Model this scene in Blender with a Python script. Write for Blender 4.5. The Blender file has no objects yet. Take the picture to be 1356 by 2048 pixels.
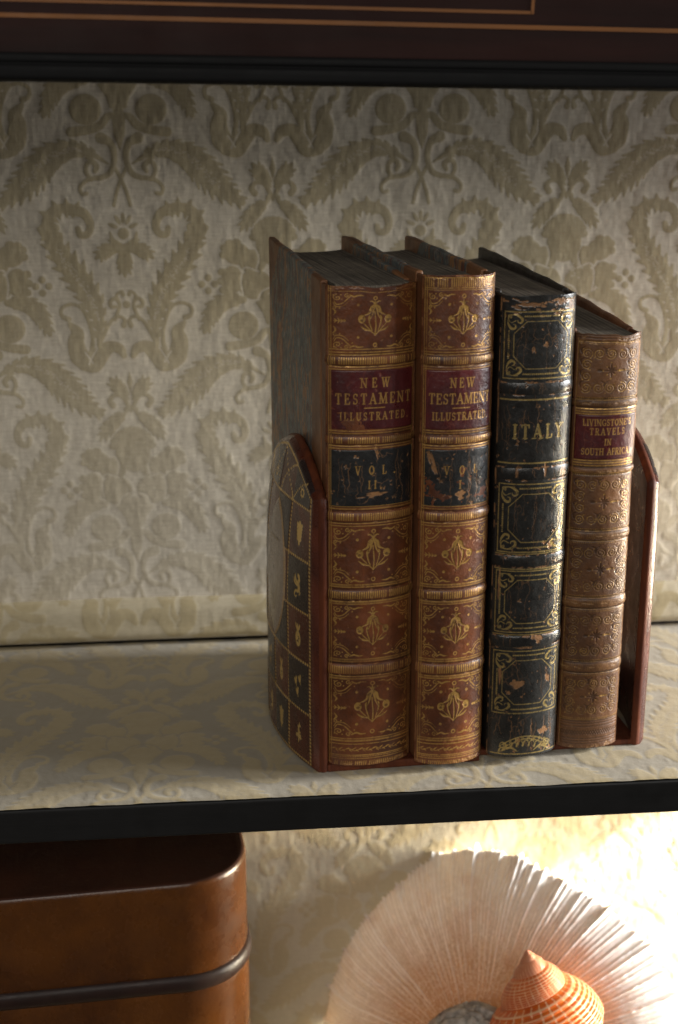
import bpy, bmesh, math, random
import numpy as np
from mathutils import Vector, Matrix

random.seed(7)
RNG = np.random.default_rng(11)
SC = bpy.context.scene
COL = SC.collection

# ------------------------------------------------------------------ camera, world, lamps, exposure
F_PX, PITCH, YAW, CAM_H = 2850.0, math.radians(17.05), math.radians(5.5), 0.324
CAM = np.array([0.0, -0.599, CAM_H])
cd = bpy.data.cameras.new('camera')
cam = bpy.data.objects.new('camera', cd)
COL.objects.link(cam)
cam.location = CAM
cam.rotation_euler = (math.pi / 2 - PITCH, 0, -YAW)
cd.sensor_fit = 'VERTICAL'
cd.sensor_height = 36.0
cd.lens = 36.0 * F_PX / 2048
cd.clip_start, cd.clip_end = 0.05, 50
cd.dof.use_dof = True
cd.dof.focus_distance = 0.665
cd.dof.aperture_fstop = 9.5
SC.camera = cam

W = bpy.data.worlds.new('World')
SC.world = W
W.use_nodes = True
bg = W.node_tree.nodes['Background']
bg.inputs[0].default_value = (1.0, 0.86, 0.72, 1)
bg.inputs[1].default_value = 0.065


def aim(o, target):
    d = Vector(target) - o.location
    o.rotation_euler = d.to_track_quat('-Z', 'Y').to_euler()


def area(name, loc, target, sx, sy, power, col, spread=180):
    l = bpy.data.lights.new(name, 'AREA')
    l.shape = 'RECTANGLE'
    l.size, l.size_y = sx, sy
    l.energy = power
    l.color = col
    l.spread = math.radians(spread)
    o = bpy.data.objects.new(name, l)
    COL.objects.link(o)
    o.location = loc
    aim(o, target)
    return o


area('window_light', (2.00, -0.16, 0.42), (0.1, 0.06, 0.12), 0.66, 0.80, 46, (0.98, 0.99, 1.0))
area('room_fill_light', (-0.35, -1.75, 1.05), (0.05, 0.1, 0.12), 1.7, 0.9, 16, (1.0, 0.96, 0.89))  # added soft fill from the room side, no window known there
area('gap_light', (2.0, 0.07, 0.50), (0.1, 0.19, 0.12), 0.20, 0.32, 75, (1.0, 0.98, 0.93))  # added grazing lamp, lights the wall through the gap behind the books
area('low_fill_light', (0.95, 0.10, -0.17), (0.10, 0.17, -0.19), 0.15, 0.20, 3.4, (1.0, 0.87, 0.62), 60)  # added warm fill inside the lower compartment, no real source there
sp = bpy.data.lights.new('sunbeam', 'SPOT')
sp.energy = 1150
sp.color = (1.0, 0.95, 0.86)
sp.spot_size = math.radians(11.2)
sp.spot_blend = 0.05
sp.shadow_soft_size = 0.012
so = bpy.data.objects.new('sunbeam', sp)
COL.objects.link(so)
so.location = (1.25, 0.10, 0.45)
aim(so, (0.365, 0.205, -0.210))

SC.view_settings.view_transform = 'Standard'
SC.view_settings.look = 'None'
SC.view_settings.exposure = 0.0
SC.view_settings.gamma = 1.0
SC.cycles.use_denoising = True
SC.cycles.max_bounces = 8
SC.cycles.sample_clamp_indirect = 4.0


# ------------------------------------------------------------------ photo pixel -> place helpers
_r = np.array([math.cos(YAW), -math.sin(YAW), 0])
_fh = np.array([math.sin(YAW), math.cos(YAW), 0])


def z_of(y, d):
    """height of a photo row on a vertical thing at horizontal distance d"""
    return CAM_H - d * np.tan(np.arctan((np.asarray(y, float) - 1024) / F_PX) + PITCH)


# ------------------------------------------------------------------ objects
def tag(o, label=None, cat=None, group=None, kind=None):
    if label: o['label'] = label
    if cat: o['category'] = cat
    if group: o['group'] = group
    if kind: o['kind'] = kind
    return o


def empty(name, loc, rz=0.0):
    o = bpy.data.objects.new(name, None)
    COL.objects.link(o)
    o.location = loc
    o.rotation_euler = (0, 0, rz)
    o.empty_display_size = 0.02
    return o


def link(name, me, mat, parent=None):
    o = bpy.data.objects.new(name, me)
    COL.objects.link(o)
    if parent is not None: o.parent = parent
    if mat is not None:
        for m in (mat if isinstance(mat, (list, tuple)) else [mat]): me.materials.append(m)
    return o


def grid(name, P, mat, parent=None, attrs=None, flip=False, wrap=False, smooth=True):
    """P: (n, m, 3) array of points -> one quad mesh, attrs: name -> (n, m) or (n, m, 4)"""
    n, m = P.shape[:2]
    idx = np.arange(n * m, dtype=np.int32).reshape(n, m)
    if wrap: idx = np.concatenate([idx, idx[:, :1]], axis=1)
    a, b, c, d = idx[:-1, :-1], idx[:-1, 1:], idx[1:, 1:], idx[1:, :-1]
    q = np.stack([a, d, c, b] if flip else [a, b, c, d], axis=-1).reshape(-1, 4)
    me = bpy.data.meshes.new(name)
    me.vertices.add(n * m)
    me.vertices.foreach_set('co', P.reshape(-1).astype(np.float32))
    me.loops.add(q.size)
    me.loops.foreach_set('vertex_index', q.reshape(-1))
    me.polygons.add(len(q))
    me.polygons.foreach_set('loop_start', np.arange(0, q.size, 4, dtype=np.int32))
    me.polygons.foreach_set('loop_total', np.full(len(q), 4, dtype=np.int32))
    me.update(calc_edges=True)
    if smooth: me.polygons.foreach_set('use_smooth', np.ones(len(q), dtype=bool))
    for k, v in (attrs or {}).items():
        if v.ndim == 3:
            at = me.attributes.new(k, 'FLOAT_COLOR', 'POINT')
            at.data.foreach_set('color', v.reshape(-1).astype(np.float32))
        else:
            at = me.attributes.new(k, 'FLOAT', 'POINT')
            at.data.foreach_set('value', v.reshape(-1).astype(np.float32))
    me.validate()
    return link(name, me, mat, parent)


def bm_obj(name, bm, mat, parent=None, smooth=False):
    me = bpy.data.meshes.new(name)
    bmesh.ops.recalc_face_normals(bm, faces=bm.faces)
    bm.to_mesh(me)
    bm.free()
    if smooth: me.polygons.foreach_set('use_smooth', np.ones(len(me.polygons), dtype=bool))
    return link(name, me, mat, parent)


def box_bm(x0, x1, y0, y1, z0, z1, bev=0.0, seg=3):
    bm = bmesh.new()
    bmesh.ops.create_cube(bm, size=1)
    for v in bm.verts:
        v.co = Vector((x0 + (v.co.x + .5) * (x1 - x0), y0 + (v.co.y + .5) * (y1 - y0), z0 + (v.co.z + .5) * (z1 - z0)))
    if bev: bmesh.ops.bevel(bm, geom=list(bm.edges), offset=bev, segments=seg, affect='EDGES', profile=0.6)
    return bm


def box(name, dims, mat, parent=None, bev=0.0, seg=3):
    return bm_obj(name, box_bm(*dims, bev, seg), mat, parent, smooth=False)


# ------------------------------------------------------------------ tiny raster kit (for tooling, lettering, weaving)
class Art:
    def __init__(s, x0, x1, y0, y1, res):
        s.x0, s.y0, s.res = x0, y0, res
        s.nx, s.ny = int(math.ceil((x1 - x0) / res)) + 1, int(math.ceil((y1 - y0) / res)) + 1
        s.ch = {}

    def c(s, k):
        if k not in s.ch: s.ch[k] = np.zeros((s.ny, s.nx), np.float32)
        return s.ch[k]

    def _win(s, xa, xb, ya, yb):
        i0, i1 = max(0, int((xa - s.x0) / s.res) - 1), min(s.nx, int((xb - s.x0) / s.res) + 3)
        j0, j1 = max(0, int((ya - s.y0) / s.res) - 1), min(s.ny, int((yb - s.y0) / s.res) + 3)
        if i0 >= i1 or j0 >= j1: return None
        X = s.x0 + np.arange(i0, i1)[None, :] * s.res
        Y = s.y0 + np.arange(j0, j1)[:, None] * s.res
        return i0, i1, j0, j1, X, Y

    def _put(s, k, w, m, v, sub):
        i0, i1, j0, j1 = w
        a = s.c(k)[j0:j1, i0:i1]
        if sub: np.minimum(a, 1 - m * v, out=a)
        else: np.maximum(a, m * v, out=a)

    def seg(s, k, x0, y0, x1, y1, w0, w1=None, v=1.0, sub=False):
        w1 = w0 if w1 is None else w1
        p = max(w0, w1) / 2 + s.res
        g = s._win(min(x0, x1) - p, max(x0, x1) + p, min(y0, y1) - p, max(y0, y1) + p)
        if not g: return
        X, Y = g[4], g[5]
        dx, dy = x1 - x0, y1 - y0
        L2 = dx * dx + dy * dy + 1e-12
        t = np.clip(((X - x0) * dx + (Y - y0) * dy) / L2, 0, 1)
        D = np.hypot(X - x0 - t * dx, Y - y0 - t * dy)
        s._put(k, g[:4], np.clip(((w0 + (w1 - w0) * t) / 2 - D) / s.res + .5, 0, 1), v, sub)

    def path(s, k, pts, w, v=1.0, sub=False):
        """w: number or (list of widths along the path)"""
        n = len(pts)
        ws = np.interp(np.linspace(0, 1, n), np.linspace(0, 1, len(w)), w) if np.ndim(w) else np.full(n, w)
        for i in range(n - 1):
            s.seg(k, pts[i][0], pts[i][1], pts[i + 1][0], pts[i + 1][1], ws[i], ws[i + 1], v, sub)

    def ell(s, k, x, y, rx, ry=None, ang=0.0, v=1.0, sub=False):
        ry = rx if ry is None else ry
        p = max(rx, ry) + s.res
        g = s._win(x - p, x + p, y - p, y + p)
        if not g: return
        ca, sa = math.cos(ang), math.sin(ang)
        U, V = (g[4] - x) * ca + (g[5] - y) * sa, -(g[4] - x) * sa + (g[5] - y) * ca
        D = (np.hypot(U / rx, V / ry) - 1) * min(rx, ry)
        s._put(k, g[:4], np.clip(-D / s.res + .5, 0, 1), v, sub)

    def ring(s, k, x, y, r, w, v=1.0):
        pts = [(x + r * math.cos(a), y + r * math.sin(a)) for a in np.linspace(0, 2 * math.pi, 17)]
        s.path(k, pts, w, v)

    def poly(s, k, pts, v=1.0, sub=False):
        P = np.array(pts, float)
        g = s._win(P[:, 0].min(), P[:, 0].max(), P[:, 1].min(), P[:, 1].max())
        if not g: return
        X, Y = np.broadcast_arrays(g[4], g[5])
        ins = np.zeros(X.shape, bool)
        for i in range(len(P)):
            (xa, ya), (xb, yb) = P[i], P[(i + 1) % len(P)]
            if ya == yb: continue
            ins ^= ((ya > Y) != (yb > Y)) & (X < (xb - xa) * (Y - ya) / (yb - ya) + xa)
        s._put(k, g[:4], ins.astype(np.float32), v, sub)
        q = list(pts) + [pts[0]]
        s.path(k, q, s.res, v, sub)

    def sample(s, k, X, Y):
        if k not in s.ch: return np.zeros(np.broadcast(X, Y).shape, np.float32)
        a = s.ch[k]
        fx = np.clip((X - s.x0) / s.res, 0, s.nx - 1.001)
        fy = np.clip((Y - s.y0) / s.res, 0, s.ny - 1.001)
        i, j = fx.astype(int), fy.astype(int)
        u, v = fx - i, fy - j
        return (a[j, i] * (1 - u) + a[j, i + 1] * u) * (1 - v) + (a[j + 1, i] * (1 - u) + a[j + 1, i + 1] * u) * v


def spline(pts, n=6):
    P = [np.array(p, float) for p in pts]
    P = [2 * P[0] - P[1]] + P + [2 * P[-1] - P[-2]]
    out = []
    for i in range(1, len(P) - 2):
        for t in np.linspace(0, 1, n, endpoint=False):
            a, b, c, d = P[i - 1], P[i], P[i + 1], P[i + 2]
            out.append(tuple(.5 * (2 * b + (c - a) * t + (2 * a - 5 * b + 4 * c - d) * t * t + (3 * b - a - 3 * c + d) * t ** 3)))
    out.append(tuple(P[-2]))
    return out


def spiral(x, y, r, turns, start=0.0, sx=1, sy=1, r0=0.12, n=None):
    n = n or int(14 * turns) + 4
    return [(x + sx * r * (r0 + (1 - r0) * t) * math.cos(start + 2 * math.pi * turns * t),
             y + sy * r * (r0 + (1 - r0) * t) * math.sin(start + 2 * math.pi * turns * t)) for t in np.linspace(0, 1, n)]


def vnoise(X, Y, scale, seed=0, octs=3):
    """value noise on arrays, about 0..1"""
    out, amp, tot = 0, 1.0, 0
    g = np.random.default_rng(seed)
    for o in range(octs):
        T = g.random((64, 64))
        u, v = np.asarray(X) / scale, np.asarray(Y) / scale
        i, j = np.floor(u).astype(int), np.floor(v).astype(int)
        fu, fv = u - i, v - j
        fu, fv = fu * fu * (3 - 2 * fu), fv * fv * (3 - 2 * fv)
        i0, j0, i1, j1 = i % 64, j % 64, (i + 1) % 64, (j + 1) % 64
        out = out + amp * ((T[j0, i0] * (1 - fu) + T[j0, i1] * fu) * (1 - fv) + (T[j1, i0] * (1 - fu) + T[j1, i1] * fu) * fv)
        tot += amp
        amp *= .5
        scale = scale / 2.03
    return out / tot


# serif capitals as strokes: (points..., width class) T thick, t thin; serifs at (x, y)
T_, t_ = 'T', 't'


def _arc(cx, cy, rx, ry, a0, a1, n=10):
    return [(cx + rx * math.cos(math.radians(a)), cy + ry * math.sin(math.radians(a))) for a in np.linspace(a0, a1, n)]


GLYPH = {
    'N': (.78, [([(.1, 0), (.1, 1)], t_), ([(.1, 1), (.68, 0)], T_), ([(.68, 0), (.68, 1)], t_)], [(.1, 0), (.06, 1), (.68, 1)]),
    'E': (.62, [([(.14, 0), (.14, 1)], T_), ([(.05, 1), (.55, 1), (.56, .82)], t_), ([(.05, 0), (.57, 0), (.6, .2)], t_), ([(.14, .52), (.42, .52)], t_), ([(.42, .42), (.42, .62)], t_)], []),
    'W': (1.05, [([(.08, 1), (.3, 0)], T_), ([(.3, 0), (.52, .95)], t_), ([(.52, .95), (.72, 0)], T_), ([(.72, 0), (.96, 1)], t_)], [(.08, 1), (.52, 1), (.96, 1)]),
    'T': (.68, [([(.34, 0), (.34, 1)], T_), ([(.03, .8), (.05, 1), (.63, 1), (.65, .8)], t_)], [(.34, 0)]),
    'S': (.56, [(_arc(.28, .75, .19, .24, 20, 250, 9) + _arc(.28, .26, .2, .25, 70, -160, 9), 'm'), ([(.47, .95), (.47, .76)], t_), ([(.08, .24), (.08, .03)], t_)], []),
    'A': (.76, [([(.06, 0), (.36, 1)], t_), ([(.36, 1), (.68, 0)], T_), ([(.17, .34), (.55, .34)], t_)], [(.06, 0), (.68, 0)]),
    'M': (.95, [([(.1, 0), (.14, 1)], t_), ([(.14, 1), (.46, .05)], T_), ([(.46, .05), (.8, 1)], t_), ([(.8, 1), (.84, 0)], T_)], [(.1, 0), (.84, 0), (.1, 1), (.84, 1)]),
    'I': (.34, [([(.17, 0), (.17, 1)], T_)], [(.17, 0), (.17, 1)]),
    'L': (.58, [([(.14, 0), (.14, 1)], T_), ([(.05, 0), (.52, 0), (.55, .24)], t_)], [(.14, 1)]),
    'U': (.74, [([(.14, 1), (.14, .3)] + _arc(.37, .28, .23, .28, 180, 270, 6), T_), (_arc(.37, .28, .23, .28, 270, 360, 6) + [(.6, 1)], t_)], [(.14, 1), (.6, 1)]),
    'R': (.7, [([(.14, 0), (.14, 1)], T_), ([(.05, 1), (.34, 1)] + _arc(.34, .76, .2, .24, 80, -90, 8) + [(.14, .52)], 'm'), ([(.32, .52), (.62, 0)], T_)], [(.14, 0), (.62, 0)]),
    'D': (.74, [([(.14, 0), (.14, 1)], T_), ([(.04, 1), (.3, 1)] + _arc(.3, .5, .33, .5, 85, -85, 10) + [(.04, 0)], 'm')], []),
    'V': (.74, [([(.08, 1), (.36, 0)], T_), ([(.36, 0), (.64, 1)], t_)], [(.08, 1), (.64, 1)]),
    'O': (.8, [(_arc(.4, .5, .3, .5, 0, 360, 20), 'm'), (_arc(.4, .5, .3, .46, 120, 240, 8), T_), (_arc(.4, .5, .3, .46, -60, 60, 8), T_)], []),
    'G': (.78, [(_arc(.42, .5, .32, .5, 45, 315, 14), 'm'), (_arc(.42, .5, .32, .46, 130, 230, 8), T_), ([(.66, .06), (.66, .42)], T_), ([(.65, .96), (.65, .74)], t_)], [(.66, .42)]),
    'Y': (.72, [([(.06, 1), (.34, .5)], T_), ([(.34, .5), (.64, 1)], t_), ([(.34, .5), (.34, 0)], T_)], [(.06, 1), (.64, 1), (.34, 0)]),
    'H': (.8, [([(.14, 0), (.14, 1)], T_), ([(.64, 0), (.64, 1)], T_), ([(.14, .52), (.64, .52)], t_)], [(.14, 0), (.14, 1), (.64, 0), (.64, 1)]),
    'F': (.58, [([(.14, 0), (.14, 1)], T_), ([(.05, 1), (.52, 1), (.54, .78)], t_), ([(.14, .52), (.4, .52)], t_), ([(.4, .42), (.4, .62)], t_)], [(.14, 0)]),
    'C': (.72, [(_arc(.42, .5, .32, .5, 45, 315, 14), 'm'), (_arc(.42, .5, .32, .46, 130, 230, 8), T_), ([(.65, .96), (.65, .72)], t_)], []),
    '.': (.24, [([(.1, .03), (.11, .03)], 'd')], []),
    "'": (.22, [([(.12, 1), (.08, .76)], T_)], []),
    ' ': (.45, [], []),
}


def text(a, k, s, xc, yc, h, total, slant=0.0, v=1.0, wk=1.0):
    """capitals centred on xc, cap height h, stretched so that the line is `total` wide"""
    adv = [GLYPH[c][0] * h * .86 for c in s]
    gap = (total - sum(adv)) / max(1, len(s) - 1)
    x, y0 = xc - total / 2, yc - h / 2
    W_ = {'T': .135 * h * wk, 't': .075 * h * wk, 'm': .09 * h * wk, 'd': .18 * h}
    for c, ad in zip(s, adv):
        _, strokes, serifs = GLYPH[c]
        for pts, w in strokes:
            q = [(x + px * h * .86 + slant * py * h, y0 + py * h) for px, py in pts]
            a.path(k, q, W_[w], v)
        for px, py in serifs:
            cx, cy = x + px * h * .86 + slant * py * h, y0 + py * h
            a.seg(k, cx - .13 * h, cy, cx + .13 * h, cy, .07 * h * wk, None, v)
        x += ad + gap


# ------------------------------------------------------------------ materials
class NT:
    def __init__(s, name):
        s.m = bpy.data.materials.new(name)
        s.m.use_nodes = True
        s.t = s.m.node_tree
        s.b = s.t.nodes['Principled BSDF']
        s.out = s.t.nodes['Material Output']

    def n(s, t, **kw):
        x = s.t.nodes.new(t)
        for k, v in kw.items():
            if isinstance(v, tuple) and k.startswith('i_'): x.inputs[k[2:]].default_value = v
            elif k.startswith('i_'): x.inputs[k[2:]].default_value = v
            else: setattr(x, k, v)
        return x

    def l(s, a, b): s.t.links.new(a, b)

    def coord(s, scale=(1, 1, 1)):
        tc = s.n('ShaderNodeTexCoord')
        mp = s.n('ShaderNodeMapping')
        mp.inputs['Scale'].default_value = scale
        oi = s.n('ShaderNodeObjectInfo')
        ml = s.n('ShaderNodeMath', operation='MULTIPLY')
        ml.inputs[1].default_value = 7.3
        s.l(oi.outputs['Random'], ml.inputs[0])
        s.l(ml.outputs[0], mp.inputs['Location'])
        s.l(tc.outputs['Object'], mp.inputs[0])
        return mp.outputs[0]

    def noise(s, scale, vec=None, detail=4, rough=.6, dist=0.0):
        x = s.n('ShaderNodeTexNoise')
        x.inputs['Scale'].default_value = scale
        x.inputs['Detail'].default_value = detail
        x.inputs['Roughness'].default_value = rough
        x.inputs['Distortion'].default_value = dist
        s.l(vec if vec is not None else s.coord(), x.inputs['Vector'])
        return x.outputs['Fac']

    def ramp(s, fac, stops, interp='LINEAR'):
        r = s.n('ShaderNodeValToRGB')
        r.color_ramp.interpolation = interp
        e = r.color_ramp.elements
        while len(e) < len(stops): e.new(.5)
        for q, (p, c) in zip(e, stops):
            q.position = p
            q.color = (c, c, c, 1) if isinstance(c, (int, float)) else tuple(c) + (1,)
        s.l(fac, r.inputs[0])
        return r.outputs[0]

    def mix(s, fac, a, b, mode='MIX'):
        x = s.n('ShaderNodeMix', data_type='RGBA', blend_type=mode)
        for sock, v in ((x.inputs[0], fac), (x.inputs[6], a), (x.inputs[7], b)):
            if isinstance(v, (int, float)): sock.default_value = v
            elif isinstance(v, (tuple, list)): sock.default_value = tuple(v) + (1,)
            else: s.l(v, sock)
        return x.outputs[2]

    def math(s, op, a, b=0.0, clamp=False):
        x = s.n('ShaderNodeMath', operation=op, use_clamp=clamp)
        for sock, v in ((x.inputs[0], a), (x.inputs[1], b)):
            if isinstance(v, (int, float)): sock.default_value = v
            else: s.l(v, sock)
        return x.outputs[0]

    def attr(s, name, comp=None):
        x = s.n('ShaderNodeAttribute')
        x.attribute_name = name
        if comp is None: return x.outputs['Fac']
        sp_ = s.n('ShaderNodeSeparateColor')
        s.l(x.outputs['Color'], sp_.inputs[0])
        return sp_.outputs[comp]

    def bump(s, h, strength, dist=0.0005):
        b = s.n('ShaderNodeBump')
        b.inputs['Strength'].default_value = strength
        b.inputs['Distance'].default_value = dist
        s.l(h, b.inputs['Height'])
        s.l(b.outputs[0], s.b.inputs['Normal'])

    def set(s, name, v):
        i = s.b.inputs[name]
        if isinstance(v, (int, float)): i.default_value = v
        elif isinstance(v, (tuple, list)): i.default_value = tuple(v) + ((1,) if i.type == 'RGBA' else ())
        else: s.l(v, i)


GOLD = (0.58, 0.335, 0.095)


def leather(name, c_hi, c_lo, rough=.42, wear_col=(.36, .17, .07), gold=GOLD, gold_keep=.5, scuff=.25, crack=0.0, mscale=60):
    """tooled leather: reads the mesh attribute art = (gold, wear, blind tooling)"""
    k = NT(name)
    big = k.noise(mscale, k.coord((1, 1, .6)), 6, .62)
    col = k.mix(k.ramp(big, [(.32, 0.0), (.68, 1.0)]), c_lo, c_hi)
    pores = k.noise(900, None, 3, .6)
    col = k.mix(k.ramp(pores, [(.3, .35), (.55, 0.0)]), col, tuple(c * .45 for c in c_lo))
    fade_or_sheen = k.noise(26, k.coord((1, 1, .8)), 4, .6, .8)
    col = k.mix(k.ramp(fade_or_sheen, [(.52, 0.0), (.66, .55)]), col, tuple(c * 1.45 for c in c_hi))
    col = k.mix(k.ramp(fade_or_sheen, [(.30, .5), (.42, 0.0)]), col, tuple(c * .6 for c in c_lo))
    # scuffs: rubbed paler leather
    sc = k.noise(240, k.coord((1, 1, .35)), 6, .7, .6)
    col = k.mix(k.math('MULTIPLY', k.ramp(sc, [(.62, 0.0), (.72, 1.0)]), scuff), col, wear_col)
    if crack:
        v = k.n('ShaderNodeTexVoronoi', feature='DISTANCE_TO_EDGE')
        v.inputs['Scale'].default_value = 120
        wv = k.n('ShaderNodeVectorMath', operation='ADD')
        nz = k.n('ShaderNodeTexNoise')
        nz.inputs['Scale'].default_value = 180
        k.l(k.coord(), nz.inputs['Vector'])
        mm = k.n('ShaderNodeVectorMath', operation='SCALE')
        mm.inputs['Scale'].default_value = .008
        k.l(nz.outputs['Color'], mm.inputs[0])
        k.l(k.coord((1.2, 1.2, .33)), wv.inputs[0])
        k.l(mm.outputs[0], wv.inputs[1])
        k.l(wv.outputs[0], v.inputs['Vector'])
        line = k.ramp(v.outputs['Distance'], [(0.0, 1.0), (.035, 0.0)])
        line = k.math('MULTIPLY', line, k.ramp(k.noise(70, None, 3), [(.5, 0.0), (.6, 1.0)]))
        col = k.mix(k.math('MULTIPLY', line, crack), col, wear_col)
    blind = k.attr('art', 2)
    col = k.mix(k.math('MULTIPLY', blind, .62), col, tuple(c * .3 for c in c_lo))
    wear = k.attr('art', 1)
    wn = k.math('MULTIPLY', wear, k.ramp(k.noise(500, None, 5, .7), [(.34, .55), (.5, 1.0)]))
    wc = k.mix(k.noise(700), wear_col, tuple(c * .55 for c in wear_col))
    col = k.mix(wn, col, wc)
    g = k.attr('art', 0)
    keep = k.ramp(k.noise(420, None, 5, .7), [(gold_keep - .16, .12), (gold_keep + .02, 1.0)])
    g = k.math('MULTIPLY', g, keep, True)
    col = k.mix(g, col, gold)
    k.set('Base Color', col)
    k.set('Metallic', k.math('MULTIPLY', g, .72))
    rr = k.ramp(k.noise(150, None, 5, .7), [(.3, rough - .1), (.7, rough + .14)])
    k.set('Roughness', k.mix(k.math('MULTIPLY', g, .8), rr, (.34, .34, .34)))
    k.set('Specular IOR Level', .55)
    h = k.math('ADD', k.math('MULTIPLY', pores, .5), k.math('MULTIPLY', k.noise(260, None, 6, .7), .9))
    h = k.math('SUBTRACT', h, k.math('MULTIPLY', wn, .5))
    k.bump(h, .28, .0005)
    return k.m


def plain(name, c_hi, c_lo, rough=.45, scale=60, stretch=(1, 1, 1), bump=.2, bscale=400, spec=.4, coat=0.0, scratch=None):
    k = NT(name)
    f = k.noise(scale, k.coord(stretch), 6, .62, .3)
    col = k.mix(k.ramp(f, [(.3, 0.0), (.7, 1.0)]), c_lo, c_hi)
    if scratch:
        s_ = k.noise(scale * 5, k.coord(tuple(3 - 2.4 * x for x in (0, 1, 1))), 5, .8)
        col = k.mix(k.ramp(s_, [(.66, 0.0), (.74, .5)]), col, scratch)
    k.set('Base Color', col)
    k.set('Roughness', k.ramp(k.noise(scale * 2.3, None, 5), [(.3, rough - .08), (.7, rough + .1)]))
    k.set('Specular IOR Level', spec)
    k.set('Coat Weight', coat)
    k.set('Coat Roughness', .2)
    k.bump(k.noise(bscale, k.coord(stretch), 5, .65), bump, .0006)
    return k.m


def damask(name, ground, figure, age=(.40, .33, .20), ageing=.35, sheen=.3):
    k = NT(name)
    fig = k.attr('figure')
    rib = k.n('ShaderNodeTexWave', wave_type='BANDS', bands_direction='Z')
    rib.inputs['Scale'].default_value = 520
    rib.inputs['Distortion'].default_value = 2.0
    rib.inputs['Detail'].default_value = 3
    rib.inputs['Detail Scale'].default_value = .6
    k.l(k.coord((.15, 1, 1)), rib.inputs['Vector'])
    th = k.noise(900, k.coord((.12, .12, 1)), 4, .7)
    tv = k.noise(900, k.coord((1, 1, .14)), 4, .7)
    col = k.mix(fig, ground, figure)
    col = k.mix(k.ramp(th, [(.35, .20), (.6, 0.0)]), col, tuple(c * .6 for c in figure))
    col = k.mix(k.ramp(tv, [(.45, 0.0), (.72, .13)]), col, tuple(min(1, c * 1.25) for c in ground))
    st = k.noise(9, None, 6, .66, .5)
    col = k.mix(k.math('MULTIPLY', k.ramp(st, [(.42, 0.0), (.68, 1.0)]), ageing), col, age)
    k.set('Base Color', col)
    k.set('Roughness', k.mix(fig, (.62, .62, .62), (.5, .5, .5)))
    k.set('Specular IOR Level', .35)
    k.set('Sheen Weight', sheen)
    k.set('Sheen Roughness', .4)
    h = k.math('ADD', k.math('MULTIPLY', th, .8), k.math('MULTIPLY', tv, .5))
    h = k.math('ADD', h, k.math('MULTIPLY', rib.outputs['Fac'], .3))
    k.bump(h, .4, .0004)
    return k.m


M = {}
M['calf'] = leather('brown_calf', (.150, .042, .0115), (.062, .0175, .0062), .40, (.29, .125, .045), scuff=.2, gold_keep=.49)
M['calf_band'] = leather('brown_calf_band', (.155, .050, .016), (.060, .019, .008), .42, (.32, .15, .055), scuff=.4, gold_keep=.48)
M['red_label'] = leather('red_label_leather', (.100, .014, .015), (.045, .007, .008), .34, (.24, .07, .04), scuff=.3, crack=.3, gold_keep=.43)
M['black_label'] = leather('black_label_leather', (.022, .022, .022), (.012, .012, .013), .31, (.34, .17, .07), scuff=.15, crack=.35, gold_keep=.45)
M['black_leather'] = leather('worn_black_leather', (.022, .021, .019), (.010, .010, .010), .30, (.30, .15, .065), scuff=.25, crack=.25, gold=(.46, .33, .12), gold_keep=.50)
M['tan_calf'] = leather('blind_tooled_calf', (.165, .070, .025), (.070, .028, .011), .46, (.29, .15, .06), scuff=.4, gold_keep=.53, mscale=45)
M['stand_leather'] = leather('stand_leather', (.10, .026, .013), (.05, .014, .009), .26, (.16, .05, .02), scuff=.15, gold=(.72, .50, .18), gold_keep=.40)
M['stand_dark'] = leather('stand_dark_leather', (.024, .017, .016), (.012, .010, .011), .28, (.16, .05, .02), scuff=.15, gold=(.72, .50, .18), gold_keep=.40)
M['medallion'] = leather('medallion_leather', (.34, .275, .215), (.26, .205, .16), .24, (.2, .12, .08), scuff=.1, gold_keep=.48)  # paler taupe puts the grey reflection of the wall into the leather colour
M['stand_edge'] = plain('stand_edge_leather', (.135, .036, .013), (.05, .013, .008), .5, 60, (3, 3, .5), .15, 400, .22)
M['stand_inside'] = plain('stand_inside_leather', (.10, .026, .012), (.045, .012, .008), .30, 40, (3, 3, .4), .1, 300, .5)
M['board_leather'] = plain('board_leather', (.19, .075, .030), (.085, .032, .014), .5, 70, (1, 1, .5), .35, 500, .35, 0, (.32, .18, .09))
M['board_black'] = plain('board_black_leather', (.035, .026, .02), (.014, .012, .011), .5, 70, (1, 1, .5), .35, 500, .35, 0, (.2, .11, .06))
M['ebony'] = plain('ebonised_wood', (.010, .0095, .0095), (.006, .006, .006), .55, 30, (.3, 1, 4), .12, 200, .28, 0.0, (.075, .055, .04))
M['moulding'] = plain('black_moulding', (.009, .009, .009), (.005, .005, .0055), .6, 30, (.3, 1, 4), .1, 200, .1)
M['mahogany'] = plain('mahogany', (.024, .0075, .0055), (.012, .0045, .0035), .6, 22, (.35, 1, 4), .12, 160, .15)
M['inlay'] = plain('inlay_wood', (.22, .080, .015), (.15, .055, .010), .55, 60, (.3, 1, 3), .1, 300, .4)
M['lower_wood'] = plain('shelf_wood', (.30, .25, .16), (.22, .18, .11), .6, 20, (.4, 1, 3), .2, 200, .3)
M['case_leather'] = plain('case_leather', (.095, .031, .005), (.038, .0115, .003), .26, 26, (1, 1, 1), .35, 420, .45, 0.0, (.10, .04, .015))
M['case_lid'] = plain('case_lid_leather', (.05, .016, .008), (.026, .010, .006), .65, 26, (1, 1, 1), .3, 420, .15)
M['case_band'] = plain('case_band_leather', (.024, .010, .007), (.012, .006, .005), .45, 40, (1, 1, 1), .3, 420, .3)
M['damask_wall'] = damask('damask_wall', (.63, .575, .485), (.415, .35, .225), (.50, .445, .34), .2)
M['damask_floor'] = damask('damask_floor', (.29, .255, .195), (.37, .295, .165), (.26, .215, .14), .25)
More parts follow.
